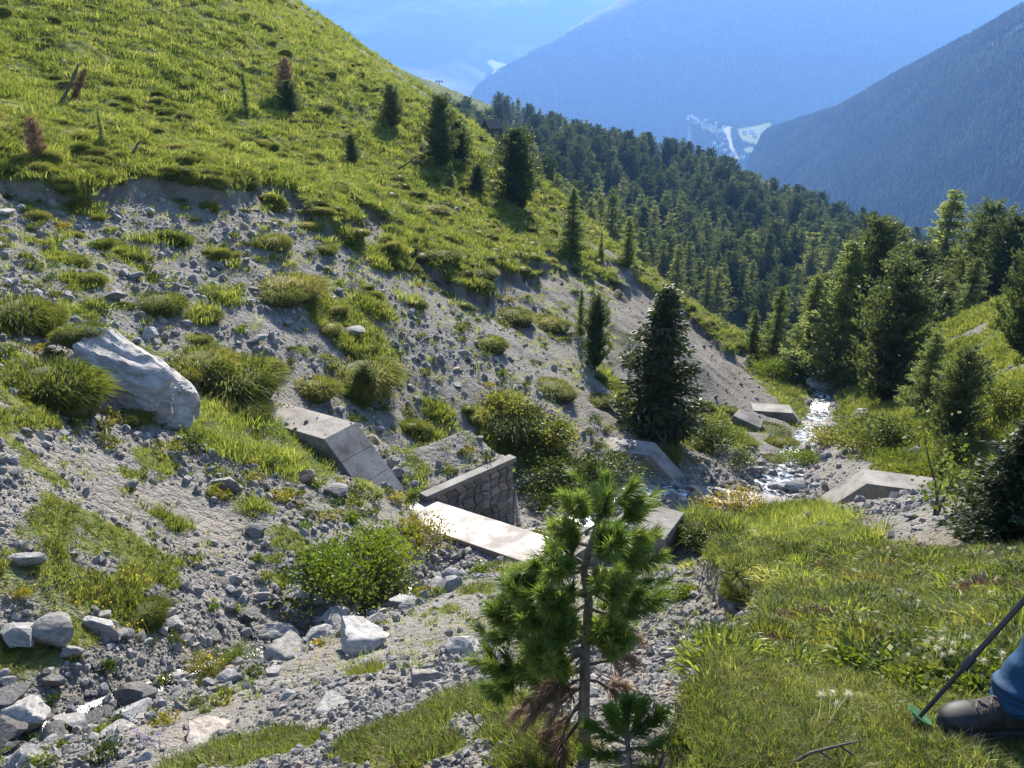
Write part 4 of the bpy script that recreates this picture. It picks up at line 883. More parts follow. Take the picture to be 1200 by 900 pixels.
x, y = sample_view(4200, 9, 40, 1., .72, r); k = (GG(x, y) < .6) & (x < .2*y) & (r.random(len(x)) < GT(x, y)*.7); x, y = x[k], y[k]; n = len(x); s = r.uniform(.08, .26, n)*(.7+.02*y)
scatter('dwarf_shrubs', np.stack([x, y, GH(x, y)-.02], -1), np.stack([r.normal(0, .2, n), r.normal(0, .2, n), r.uniform(0, 6.28, n)], -1), np.stack([s, s*.8, s*.6], -1), r.choice(4, n, p=[.4, .2, .1, .3]), HB, 'dwarf shrubs and herbs creeping over the scree', 'plants')
x, y = sample_view(900, 3.5, 10, 1., .72, r); k = (GG(x, y) < .5) & (GS(x, y) < 1.3) & (x < 0); x, y = x[k][:55], y[k][:55]; n = len(x); s = r.uniform(.05, .12, n)
scatter('stream_herbs', np.stack([x, y, GH(x, y)-.01], -1), np.stack([np.zeros(n), np.zeros(n), r.uniform(0, 6.28, n)], -1), s, r.choice(4, n, p=[.3, .4, .15, .15]), HB, 'green herbs between the rocks of the stream bed', 'plants')
# ---------------------------------------------------------------- sapling with thin stems by the second dam
def sapling(px, py, hpx, label):
    p = at(px, py); h = hpx*px_scale(p); e = empty('sapling', p, label, 'sapling'); r = random.Random(8); V, T = [], []
    for k in range(4):
        a = r.uniform(0, 6.28); pts = [Vector((0, 0, -.05))]; d = Vector((math.cos(a)*.18, math.sin(a)*.18, 1)).normalized()
        for j in range(5): pts.append(pts[-1]+d*h/5*r.uniform(.8, 1.1)*(1 if k == 0 else .75)); d = (d+Vector((r.uniform(-.25, .25), r.uniform(-.25, .25), .05))).normalized()
        m = MB(); m.tube(pts, [.022*(1-i/6.5) for i in range(6)], 5); m.build('stem', M['deadwood'], e)
        for j in range(2, 6):
            for _ in range(16):
                c = pts[j]+Vector((r.gauss(0, .16), r.gauss(0, .16), r.gauss(0, .14))); dd = Vector((r.gauss(0, 1), r.gauss(0, 1), r.gauss(.3, .6))).normalized(); sd_ = dd.orthogonal().normalized(); l = r.uniform(.05, .1); b = len(V)
                V += [c, c+dd*l*.5+sd_*l*.32, c+dd*l, c+dd*l*.5-sd_*l*.32]; T += [(b, b+1, b+2), (b, b+2, b+3)]
    obj('leaves', fast_mesh('leaves', np.array([tuple(v) for v in V]), np.array(T), M['freshleaf']), e)
sapling(1095, 610, 130, 'thin leafy sapling standing in front of the second dam wing')

# ================================================================== CONIFERS
def conifer(style, seed, detail=1.0):
    """unit-height conifer: returns (trunk mesh, crown mesh)"""
    r = random.Random(seed); m = MB(); bend = r.uniform(-.02, .02)
    m.tube([(0, 0, -.04), (bend*.3, 0, .3), (bend, 0, .65), (bend*.6, 0, .97)], [.022, .017, .010, .002], 6)
    V, T = [], []
    if style == 'spruce': lo, wid, nw, nb = .04, .23, 26, 7
    elif style == 'pine': lo, wid, nw, nb = .05, .21, 24, 7
    elif style == 'larch': lo, wid, nw, nb = .06, .24, 24, 6
    elif style == 'dense': lo, wid, nw, nb = .02, .24, 26, 8
    nw = int(nw*max(.55, min(detail, 1.0))); 
    for i in range(nw):
        t = lo+(1-lo)*(i+r.uniform(-.3, .3))/nw; t = min(max(t, lo), .985)
        if style == 'spruce': L = wid*(1-t)**.8+.02
        elif style == 'pine': L = wid*(max(0, 1-((t-.34)/.68)**2))**.62*(.65 if t < .12 else 1)+.015
        elif style == 'dense': L = wid*(max(0, 1-((t-.28)/.74)**2))**.6+.02
        else: L = wid*(1-t)**.85+.02
        k = nb if t < .85 else 5
        for j in range(k):
            a = 6.283*(j+r.uniform(-.35, .35))/k+i*2.4; l = L*r.choice((r.uniform(.4, .75), r.uniform(.75, 1.15), r.uniform(.9, 1.4))); ca, sa = math.cos(a), math.sin(a)
            if style in ('spruce', 'larch'): droop = -.30 if style == 'spruce' else -.12; upc = .22
            else: droop = .05; upc = .5
            if r.random() < .12: continue
            ns_ = max(2, int((3+l/wid*8)*detail*(1.7 if detail > 1 else 1))); x0 = bend*min(1, t/.65)
            for q in range(ns_):
                f = (q+.6)/ns_; rr = l*f; zz = t+droop*rr+upc*rr*f; lat = r.gauss(0, .2)*l*(1-.4*f); p = Vector((x0+ca*rr-sa*lat, sa*rr+ca*lat, zz-.12*abs(lat))); out_ = Vector((ca, sa, droop+2*upc*f*.6+(.25 if style in ('pine', 'dense') else 0)))
                cnt = (4 if style != 'larch' else 4) if detail >= .8 else 3; sz = (.052 if style in ('spruce', 'larch') else .050)/max(.55, detail)**.75
                for c in range(cnt):
                    d = (out_.normalized()+Vector((r.gauss(0, .6), r.gauss(0, .6), r.gauss(.12 if style != 'spruce' else -.15, .45)))).normalized()
                    s_ = d.cross(Vector((r.gauss(0, 1), r.gauss(0, 1), r.gauss(0, 1)))).normalized(); ln = sz*r.uniform(.6, 1.3)*(1-.25*t); w_ = ln*(.24 if style != 'larch' else .17); pp = p+Vector((r.gauss(0, .012), r.gauss(0, .012), r.gauss(0, .012))); b = len(V)
                    V += [pp-d*ln*.25, pp+d*ln*.35+s_*w_, pp+d*ln, pp+d*ln*.35-s_*w_]; T += [(b, b+1, b+2), (b, b+2, b+3)]
    mt = {'spruce': 'sprucecrown', 'pine': 'pinecrown', 'larch': 'larchcrown', 'dense': 'pinecrown'}[style]
    return m.mesh('trunk', M['bark']), fast_mesh('crown', np.array([tuple(v) for v in V]), np.array(T), M[mt])
CON = {k: [conifer(k, 400+i*10+s, dt) for s in range(n)] for i, (k, n, dt) in enumerate([('spruce', 2, 2.1), ('pine', 3, 1.9), ('larch', 3, 1.9), ('dense', 2, 1.7)])}
BROWN = conifer('pine', 900, .8); BROWN[1].materials[0] = M['deadneedle']
NTREE = {'spruce': 'spruce_tree', 'pine': 'pine_tree', 'larch': 'larch_tree', 'dense': 'pine_tree'}
def tree(px, py, hpx, kind, label, wide=1.0, p=None, group=None, v=None):
    p = p or at(px, py)
    if p is None: print('no tree', px, py); return
    h = hpx*px_scale(p)/.95
    e = empty(NTREE[kind], p, label, 'tree', group, rnd.uniform(0, 6.28), (h*wide, h*wide, h))
    tr, cr = (CON[kind][v] if v is not None else rnd.choice(CON[kind]))
    obj('trunk', tr, e); obj('crown', cr, e); return e
for a in [(767,508,172,'spruce','big dark spruce with wide skirts beside the dams',1.25),(697,432,84,'pine','slim pine on the scree next to the big dark spruce',.75),(680,395,56,'larch','thin ragged young conifer at the edge of the scar',.6),
 (605,238,80,'dense','solitary dense dark pine with a long shadow on the grassy hillside',1.15),(517,196,76,'pine','tall dark pine on the hillside with a smaller one at its side',1.0),(537,190,44,'dense','bushy short pine leaning at the side of a taller pine',1.3),(460,148,44,'dense','small dark pine high on the hillside',1.0),(413,191,31,'dense','knee high pine alone on bright grass',1.0),(560,227,32,'dense','little round pine between two larger pines',1.2),(529,222,30,'larch','tiny pale pine in the shadow of a taller pine',1.0),
 (670,300,76,'larch','loose pale conifer at the crest of the spur',1.1),(672,236,62,'larch','slender light conifer behind the spur crest',.9),(735,312,56,'larch','open crowned young conifer on the spur crest',1.0),(704,304,34,'larch','very thin small conifer on the spur crest',.6),(640,205,44,'pine','dark pine just behind the hillside crest',1.0),(628,200,30,'dense','low dark pine beside another behind the crest',1.2),(488,98,16,'pine','tiny dark conifer on the skyline of the hill',.9),(497,102,11,'dense','round small pine on the skyline of the hill',1.6),
 (122,172,40,'larch','spindly seedling conifer on the bright grass',.6),(290,138,48,'larch','spindly young conifer beside the brown shrub',.6),(430,468,42,'dense','small bushy pine right behind the dam wing',1.2),
 (975,452,165,'larch','tall pale larch beside the stream under the slope',1.0),(1036,470,158,'pine','broad stone pine above the cobbled dam',1.15),(940,446,120,'larch','feathery larch at the bend of the stream',1.0),(1005,430,165,'pine','dense pine between larches',.85),(1082,482,92,'larch','light green young larch at the end of the cobbled dam',1.2),(1110,526,118,'pine','open branched pine on the right slope',1.0),(1172,640,165,'spruce','wide dark spruce at the stony bank',1.5),(1199,420,150,'pine','ragged pine at the rim of the right slope',.9),
 (880,415,52,'larch','small larch across the stream',1.0),(905,418,80,'larch','bushy larch at the far end of the gully',1.0),(930,405,70,'pine','small stone pine behind the larches',1.0)]:
    tree(*a)
for px, py, hp in ((45, 186, 46), (337, 122, 50), (84, 122, 40)):
    p = at(px, py); h = hp*px_scale(p); lab = {45: 'brown dying pine seedling above the turf edge', 337: 'brown withered pine shrub high on the grass', 84: 'leaning dead pine top with brown tufts'}[px]
    e = empty('dead_pine', p, lab, 'tree', None, rnd.uniform(0, 6), (h*.9, h*.9, h)); 
    if px == 84: e.rotation_euler = (0, .5, .3); e.scale = (h*.5, h*.5, h*1.1)
    obj('trunk', BROWN[0], e); obj('crown', BROWN[1], e)
tree(340, 132, 34, 'dense', 'green pine scrub growing beside the brown withered shrub', 1.3)
# the wood behind the right-hand trees, on the far side of the right bank
for px, top, y, kind, lab, wd_ in [(1122,218,58,'larch','tallest larch of the right slope with a pointed top',1.0),(1166,236,52,'dense','dark rounded stone pine beside the tallest larch',.95),(1196,250,48,'dense','dark stone pine at the edge of the grass slope',1.0),(1062,262,62,'larch','pale larch left of the tallest larch',1.0),(1032,284,66,'larch','pale larch above the gully mouth',1.1),(1082,285,50,'pine','stone pine in front of the pale larches',1.1),(1000,300,64,'larch','larch over the mouth of the gully',1.0),(965,318,66,'pine','pine at the mouth of the gully',1.1),(1145,300,44,'larch','young larch at the edge of the grass slope',1.1),(1110,340,40,'pine','bushy pine half way up the right slope',1.2),(1055,330,48,'pine','dark pine below the pale larches',1.2),(985,350,50,'larch','soft green larch above the stream bend',1.1),(1010,340,54,'pine','upright pine above the stream bend',1.1),(1150,380,0,'pine','',1)]:
    if not y: continue
    q = on_ray(px, top, y); g = gz(q.x, q.y); hgt = q.z-g
    if hgt < 1: print('low', px, hgt); continue
    tree(0, 0, hgt*.95/px_scale(Vector((q.x, q.y, g))), kind, lab, wd_*(1.15 if kind == 'larch' else 1.0), Vector((q.x, q.y, g-.1)))
# forest on the spur behind
FO = [conifer(k, 600+i, .85) for i, k in enumerate(('pine', 'spruce', 'pine', 'larch', 'dense'))]
for i_, (a_, b_) in enumerate(FO): b_.materials[0] = M['larchforest'] if i_ == 3 else M['forestcrown']
r = np.random.default_rng(21); xs = r.uniform(-60, 260, 5200); ys = r.uniform(122, 520, 5200)
cell = {}; pts = []
for xx, yy in zip(xs, ys):
    if abs(xx) > yy*.72: continue
    key = (int(xx/6.2), int(yy/6.2))
    if key in cell: continue
    zz = float(fs(xx, yy)); d = depth_of((xx, yy, zz)); pxx = 600+900*xx/d; pyy = 450-900*(yy*SP+zz*CP)/d
    if yy > 330 and pxx < 660 and vn(xx/25, yy/25, 4) < .75: continue          # open alp on the left
    if pxx < 520 or pyy < 40: continue
    cell[key] = 1; pts.append((xx, yy, zz))
pts.sort(key=lambda p: p[1])
LOD_H = lambda i: r.uniform(7, 13)
for i, p in enumerate(pts[:280]):
    t_, c_ = FO[3 if r.random() < .35 else r.integers(len(FO))]; h = r.uniform(8.5, 15.5)*(.75 if p[1] < 160 else 1)
    e = empty('forest_tree', Vector(p)-Vector((0, 0, .3)), 'dark conifer in the wood on the spur beyond the gully', 'tree', 'conifers of the wood on the spur', r.uniform(0, 6), (h*r.uniform(.8, 1.15), h*r.uniform(.8, 1.15), h))
    obj('trunk', t_, e); obj('crown', c_, e)
rest = np.array(pts[280:]); n = len(rest); sc_ = r.uniform(9, 16, n)
scatter('forest', rest-np.array([0, 0, .3]), np.stack([np.zeros(n), np.zeros(n), r.uniform(0, 6, n)], -1), np.stack([sc_*.95, sc_*.95, sc_], -1), r.integers(0, len(FO), n), [c for _, c in FO], 'dense dark conifer forest on the crest of the spur', 'forest')
print('forest', len(pts))
xa = r.uniform(-150, 10, 9000); ya = r.uniform(230, 575, 9000); k = (600+900*xa/(ya*.94) < 640); xa, ya = xa[k], ya[k]; za = fs(xa, ya); n = len(xa)
scatter('alp_grass', np.stack([xa, ya, za], -1), np.stack([np.zeros(n), np.zeros(n), r.uniform(0, 6, n)], -1), r.uniform(2.5, 7, n), r.integers(0, 4, n), TH, 'rough grass of the open alp behind the hill', 'grass')
# far forest on the right-hand mountain and the one closing the valley
def far_tree_mesh(seed):
    r_ = random.Random(seed); m = MB()
    for z0, z1, rr in ((.05, .6, .2), (.3, .85, .15), (.6, 1.02, .09)):
        k = 6; V = [(math.cos(6.28*i/k)*rr*r_.uniform(.7, 1.2), math.sin(6.28*i/k)*rr*r_.uniform(.7, 1.2), z0+r_.uniform(-.04, .04)) for i in range(k)]+[(r_.uniform(-.02, .02), 0, z1)]
        m.add(V, [(i, (i+1) % k, k) for i in range(k)])
    return m.mesh('far_tree', M['fartree'])
M['fartree'] = leaf_mat('fartree', [(.0, (.008, .018, .009)), (.5, (.03, .046, .018)), (1., (.17, .18, .075))], trans=.25, nscale=.012)
FT = [far_tree_mesh(i) for i in range(4)]
def far_forest(nm, G, n, label, rows=(0, 1), hh=(11, 19), seed=1):
    r = np.random.default_rng(seed); R_, C_ = G.shape[:2]; u = r.uniform(0, (C_-2), n); v = r.uniform(rows[0]*(R_-2), rows[1]*(R_-2), n); i, j = v.astype(int), u.astype(int); fu, fv = (u-j)[:, None], (v-i)[:, None]
    P = (G[i, j]*(1-fu)+G[i, j+1]*fu)*(1-fv)+(G[i+1, j]*(1-fu)+G[i+1, j+1]*fu)*fv; k = fbm(P[:, 0]/90, P[:, 1]/90, 8, 4) < .52; P = P[k]; m_ = len(P); s = r.uniform(*hh, m_)
    scatter(nm, P, np.stack([np.zeros(m_), np.zeros(m_), r.uniform(0, 6, m_)], -1), s, r.integers(0, 4, m_), FT, label, 'forest')
far_forest('mountain_forest', GR, 42000, 'blue green conifer forest covering the right mountain flank', (0, .72), (10, 17), 1)
far_forest('valley_forest', GC, 40000, 'hazy forest on the mountain behind the village', (0, .6), (14, 24), 2)

# ---------------------------------------------------------------- hut and lift pylons
M['darkwood'] = simple_mat('darkwood', (.03, .024, .02), (.07, .055, .045), 6, .9)
M['steel'] = simple_mat('steel', (.10, .105, .11), (.16, .165, .17), 3, .6, metal=.3)
p = on_ray(577, 166, 108); p.z = gz(p.x, p.y)
e = empty('hut', p, 'small dark wooden hut peeping over the crest of the grassy hill', 'hut', None, .5)
s = 108/900
m = MB(); m.box((-.95, -1.1, -.6), (.95, 1.1, 1.7)); m.build('wall', M['darkwood'], e)
m = MB(); m.prism([(-1.15, -1.3, 1.66), (-1.15, 0, 2.75), (-1.15, 1.3, 1.66), (-1.15, 1.3, 1.76), (-1.15, 0, 2.87), (-1.15, -1.3, 1.76)][::-1], (2.3, 0, 0)); m.build('roof', M['bark'], e)
m = MB(); m.prism([(-.95, -1.1, 1.7), (-.95, 1.1, 1.7), (-.95, 0, 2.68)], (1.9, 0, 0)); m.build('gable', M['darkwood'], e)
m = MB(); m.box((-.4, -1.14, -.1), (.35, -1.103, 1.4)); m.build('door', M['bark'], e)
for px, py, hp, lab in [(400,52,13,'lift pylon on the hill skyline far from the forest'),(515,112,15,'lift pylon on the open alp above the forest'),(595,138,18,'lift pylon rising at the edge of the forest')]:
    y_ = 560 if px < 560 else 500; q = on_ray(px, py, y_); q.z = float(fs(q.x, q.y)); h = hp*y_/900*1.05
    e = empty('lift_pylon', q, lab, 'pylon', 'ski lift pylons', .3)
    m = MB(); m.tube([(0, 0, -1), (0, 0, h)], [.55, .35], 8); m.build('mast', M['steel'], e)
    m = MB(); m.box((-2.4, -.3, h-.35), (2.4, .3, h+.25)); m.build('cross_arm', M['steel'], e)
    for sx in (-1, 1):
        m = MB(); m.box((sx*2.1-.15, -1.6, h-.95), (sx*2.1+.15, 1.6, h-.36)); m.build('sheave_train', M['steel'], e)
# ================================================================== YOUNG PINE IN THE FOREGROUND
def brush(V, T, path, r, n, ln, w_, start=.25, spread=.75):
    """needles all round a twig, pointing forward"""
    P = [Vector(p) for p in path]; seg = len(P)-1
    for _ in range(n):
        f = start+(1-start)*(r.random()**.8); q = f*seg; i = min(int(q), seg-1); p = P[i].lerp(P[i+1], q-i); t = (P[i+1]-P[i]).normalized()
        a = t.orthogonal().normalized(); a = Matrix.Rotation(r.uniform(0, 6.283), 3, t) @ a
        d = (t*r.uniform(.55, 1.15)+a*spread*r.uniform(.5, 1.15)+Vector((0, 0, -.08))).normalized(); l = ln*r.uniform(.7, 1.12); s_ = d.cross(a+Vector((.1, .2, .3))).normalized()*w_
        m_ = p+d*l*.55+Vector((0, 0, .004)); e_ = p+d*l-Vector((0, 0, l*.08)); b = len(V)
        V += [p-s_*.6, p+s_*.6, m_+s_, m_-s_, e_]; T += [(b, b+1, b+2), (b, b+2, b+3), (b+3, b+2, b+4)]
def needles_obj(V, T, parent, mat): return obj('needles', fast_mesh('needles', np.array([tuple(v) for v in V]), np.array(T), mat), parent)
def young_pine():
    r = random.Random(12); base = at(688, 884); y0 = base.y; yt = y0+.02
    root = empty('young_pine', base, 'young pine with bushy needles and brown dead lower branches on the gravel bank', 'tree')
    def W(px, py, dy=0.0): return on_ray(px, py, yt+dy)-base
    tp = [(688,900),(684,845),(686,765),(690,705),(684,668),(691,642),(704,604),(712,580)]
    trunk = [W(*p) for p in tp]; trunk[0] = Vector((trunk[0].x, 0, -.1)); m = MB(); m.tube(trunk, [.026, .022, .0185, .015, .0135, .0115, .008, .005], 9); m.build('trunk', M['youngbark'], root, smooth=True)
    # leader
    V, T = [], []; lead = [W(706,600), W(710,585), W(713,572)]
    brush(V, T, [W(698,622), W(706,600), W(712,580)], r, 420, .074, .0012, .0, .8)
    needles_obj(V, T, root, M['needle'])
    BR = [ # (trunk pixel, way points..., tip), depth offset at the tip, dead?
     ([(705,603),(690,602),(678,596)], -.06, 0), ([(706,600),(722,590),(738,590)], .03, 0), ([(700,614),(680,626),(659,622)], -.08, 0), ([(702,610),(724,612),(742,604)], .06, 0), ([(704,606),(708,596),(700,580)], .10, 0),
     ([(692,640),(668,632),(655,640)], .18, 0), ([(694,636),(722,640),(752,660)], -.10, 0), ([(692,642),(722,632),(748,640)], .16, 0), ([(690,648),(704,652),(716,640)], -.22, 0),
     ([(688,664),(660,668),(632,655),(624,672)], -.05, 0), ([(686,668),(650,676),(618,690)], .10, 0), ([(687,664),(666,650),(648,672)], -.2, 0), ([(686,672),(712,690),(752,704)], -.12, 0), ([(687,676),(720,676),(758,690)], .10, 0), ([(688,690),(716,708),(742,718)], .02, 0),
     ([(690,700),(655,688),(640,700),(622,700)], -.15, 0), ([(689,706),(664,720),(640,738)], .20, 0), ([(690,712),(712,720),(730,735)], .22, 0),
     ([(686,752),(640,760),(610,742),(585,720)], -.10, 0), ([(686,748),(645,735),(605,735),(575,748)], .10, 0), ([(687,742),(640,720),(612,714),(598,706)], -.02, 0), ([(686,758),(650,780),(610,785),(577,778)], -.04, 0), ([(686,762),(640,790),(600,800),(580,812)], .14, 0), ([(686,770),(660,790),(630,785)], -.25, 0), ([(687,755),(706,748),(716,760)], -.2, 0), ([(687,745),(668,742),(655,752)], -.28, 0),
     ([(686,760),(655,765),(628,770)], -.2, 0), ([(686,735),(655,725),(622,730)], -.16, 0), ([(687,720),(700,735),(714,748)], -.16, 0), ([(686,775),(660,800),(636,812)], -.12, 0), ([(686,740),(660,752),(636,765)], .22, 0), ([(688,690),(668,695),(650,715)], -.24, 0), ([(688,695),(706,690),(722,700)], -.2, 0), ([(686,782),(655,795),(600,790)], .05, 0),
     ([(685,805),(655,815),(622,820)], -.10, 1), ([(685,800),(650,830),(610,835)], .08, 1), ([(685,815),(665,845),(655,880)], -.10, 1), ([(685,822),(650,850),(640,870)], .12, 1), ([(686,790),(665,805),(645,800)], -.18, 1), ([(688,778),(720,772),(745,752)], .15, 1), ([(685,838),(660,870),(668,900)], .02, 1), ([(686,795),(712,805),(722,800)], .1, 1)]
    for pts, dy, dead in BR:
        n = len(pts); P = [W(px, py, dy*(i/(n-1))**1.2) for i, (px, py) in enumerate(pts)]
        P2 = []                                   # smooth
        for i in range(n-1):
            for f in (0, .5): P2.append(P[i].lerp(P[i+1], f)+Vector((r.uniform(-.004, .004), r.uniform(-.004, .004), r.uniform(-.004, .004))))
        P2.append(P[-1]); L = sum((P2[i+1]-P2[i]).length for i in range(len(P2)-1)); m = MB(); m.tube(P2, [max(.0028, .0085*(1-.7*i/len(P2))*min(1, L/.25)) for i in range(len(P2))], 6); bo = m.build('branch', M['youngbark'] if not dead else M['deadwood'], root, smooth=True)
        V, T = [], []; mt = M['deadneedle'] if dead else M['needle']; l = .064 if not dead else .062; dens = 1.0 if not dead else .38
        k0 = max(1, len(P2)-3); brush(V, T, P2[k0-1:], r, int(300*dens), l, .0014, .15, .62 if not dead else .6)
        for j in range(2+int(L/.05)):           # side twigs, upturned at the ends
            f = r.uniform(.38, .95); q = f*(len(P2)-1); i = min(int(q), len(P2)-2); p = P2[i].lerp(P2[i+1], q-i); t = (P2[i+1]-P2[i]).normalized()
            sd_ = Vector((r.gauss(0, 1), r.gauss(0, 1), r.uniform(-.2, .9) if not dead else r.uniform(-1.2, .2))).normalized(); ln_ = r.uniform(.045, .105)
            tw = [p, p+(t*.75+sd_*.6)*ln_*.5, p+(t*.8+sd_*.55)*ln_*.95+Vector((0, 0, .35*ln_ if not dead else -.4*ln_))]
            m = MB(); m.tube(tw, [.0032, .0028, .002], 5); m.build('twig', M['youngbark'], bo); brush(V, T, tw, r, int(150*dens), l*.95, .0014, .1, .62 if not dead else .6)
        nb = needles_obj(V, T, bo, mt)
        if dead: nb['label'] = 'brown withered needles'
young_pine()
def pine_seedling():
    r = random.Random(5); p = at(742, 935) or at(742, 898); root = empty('pine_seedling', p, 'bright green pine seedling with long needles beside the young pine', 'tree'); y0 = p.y
    def W(px, py, dy=0): return on_ray(px, py, y0+dy)-p
    st = [Vector((0, 0, -.05)), W(737, 890), W(734, 855), W(736, 838)]; m = MB(); m.tube(st, [.012, .009, .007, .004], 7); m.build('stem', M['youngbark'], root, smooth=True)
    for pts, dy in [([(736,860),(735,836),(736,826)], 0), ([(735,872),(712,862),(694,850)], .04), ([(735,868),(756,852),(774,838)], -.03), ([(735,880),(716,885),(690,880)], -.06), ([(736,878),(760,876),(780,868)], .06), ([(735,866),(724,850),(716,834)], -.07), ([(736,866),(746,846),(752,828)], .06), ([(737,895),(760,900),(785,905)], .0), ([(737,895),(712,905),(688,912)], .02)]:
        P = [W(a, b, dy*i/2) for i, (a, b) in enumerate(pts)]; m = MB(); m.tube(P, [.006, .005, .003], 6); bo = m.build('branch', M['youngbark'], root); V, T = [], []
        brush(V, T, P, r, 420, .058, .0013, .1, .75); needles_obj(V, T, bo, M['freshneedle'])
M['freshneedle'] = leaf_mat('freshneedle', [(.0, (.05, .09, .016)), (.5, (.09, .15, .022)), (1., (.17, .23, .035))], trans=.4, rough=.45, nscale=9)
pine_seedling()
# bare dead twigs behind the young pine
def dead_branch(name, pix, label, rad=.006, dy=.25, base=None):
    b = at(*pix[0][0]) if base is None else base; root = empty(name, b, label, 'branch')
    for k, line in enumerate(pix):
        P = [on_ray(px, py, b.y+dy*.3*i/len(line))-b for i, (px, py) in enumerate(line)]
        if k == 0: P[0] = Vector((0, 0, -.03))
        m = MB(); m.tube(P, [max(.0018*rad/.006, rad*(1-.22*i)*(1 if k == 0 else .6)) for i in range(len(P))], 6); m.build('limb' if k == 0 else 'twig', M['deadwood'], root)
dead_branch('dead_branch', [[(722,842),(722,812),(732,775),(748,745),(768,722)],[(726,800),(705,790),(690,775)],[(728,790),(745,780),(765,778)],[(738,762),(728,748)],[(750,742),(764,745)],[(724,825),(742,835),(752,828)]], 'bare dark dead sapling leaning behind the young pine')
dead_branch('dead_branch', [[(780,850),(760,826),(742,800)],[(775,842),(795,835)],[(765,830),(768,815),(785,808)]], 'thin bare twigs on the ground right of the pine seedling', .004)
dead_branch('dead_branch', [[(910,895),(950,882),(990,872),(1010,868)],[(960,880),(975,890)],[(985,874),(1000,885)]], 'dark fallen stick in the foreground grass', .006, 0)
dead_branch('dead_branch', [[(143,182),(160,195),(180,205),(205,215)],[(150,188),(162,168),(166,165)],[(180,205),(172,192)]], 'weathered fallen branch lying on the turf edge', .06, 1.0)
dead_branch('dead_branch', [[(70,122),(82,100),(92,75)],[(82,100),(92,96)],[(80,104),(70,100)]], 'dead leaning sapling stem on the bright slope', .06, .5)
dead_branch('dead_branch', [[(372,112),(380,125),(392,140)],[(378,122),(370,130)]], 'brown fallen branch on the upper slope', .07, .5)
dead_branch('dead_branch', [[(463,200),(475,193),(488,184)]], 'thin pale stick lying in the grass between the pines', .05, .5)

# ================================================================== HIKER (mostly outside the frame)
M['trouser'] = simple_mat('trouser', (.007, .036, .085), (.011, .055, .125), 14, .75, .25, 25)
M['jacket'] = simple_mat('jacket', (.12, .03, .03), (.16, .04, .04), 10, .8)
M['skin'] = simple_mat('skin', (.42, .26, .19), (.5, .32, .24), 10, .6)
M['boot'] = simple_mat('boot', (.018, .014, .011), (.05, .04, .032), 30, .8, .4, 60)
M['rubber'] = simple_mat('rubber', (.016, .016, .017), (.035, .034, .034), 20, .6)
M['lace'] = simple_mat('lace', (.10, .09, .08), (.16, .14, .12), 30, .9)
M['hair'] = simple_mat('hair', (.03, .02, .012), (.06, .04, .025), 40, .6)
M['pole'] = simple_mat('pole', (.012, .012, .013), (.02, .02, .022), 20, .4, spec=.5)
M['basket'] = simple_mat('basket', (.03, .10, .03), (.05, .15, .05), 20, .5)
def skin_obj(name, verts, edges, rads, mat, parent, sub=2, root=0):
    me = bpy.data.meshes.new(name); me.from_pydata(verts, edges, []); me.materials.append(mat); o = obj(name, me, parent)
    sk = o.modifiers.new('skin', 'SKIN'); sk.use_smooth_shade = True
    if not me.skin_vertices: 
        bm = bmesh.new(); bm.from_mesh(me); bm.verts.layers.skin.verify(); bm.to_mesh(me); bm.free()
    for v, r_ in zip(me.skin_vertices[0].data, rads): v.radius = (r_, r_) if not hasattr(r_, '__len__') else r_
    me.skin_vertices[0].data[root].use_root = True
    s_ = o.modifiers.new('sub', 'SUBSURF'); s_.levels = sub; s_.render_levels = sub; return o
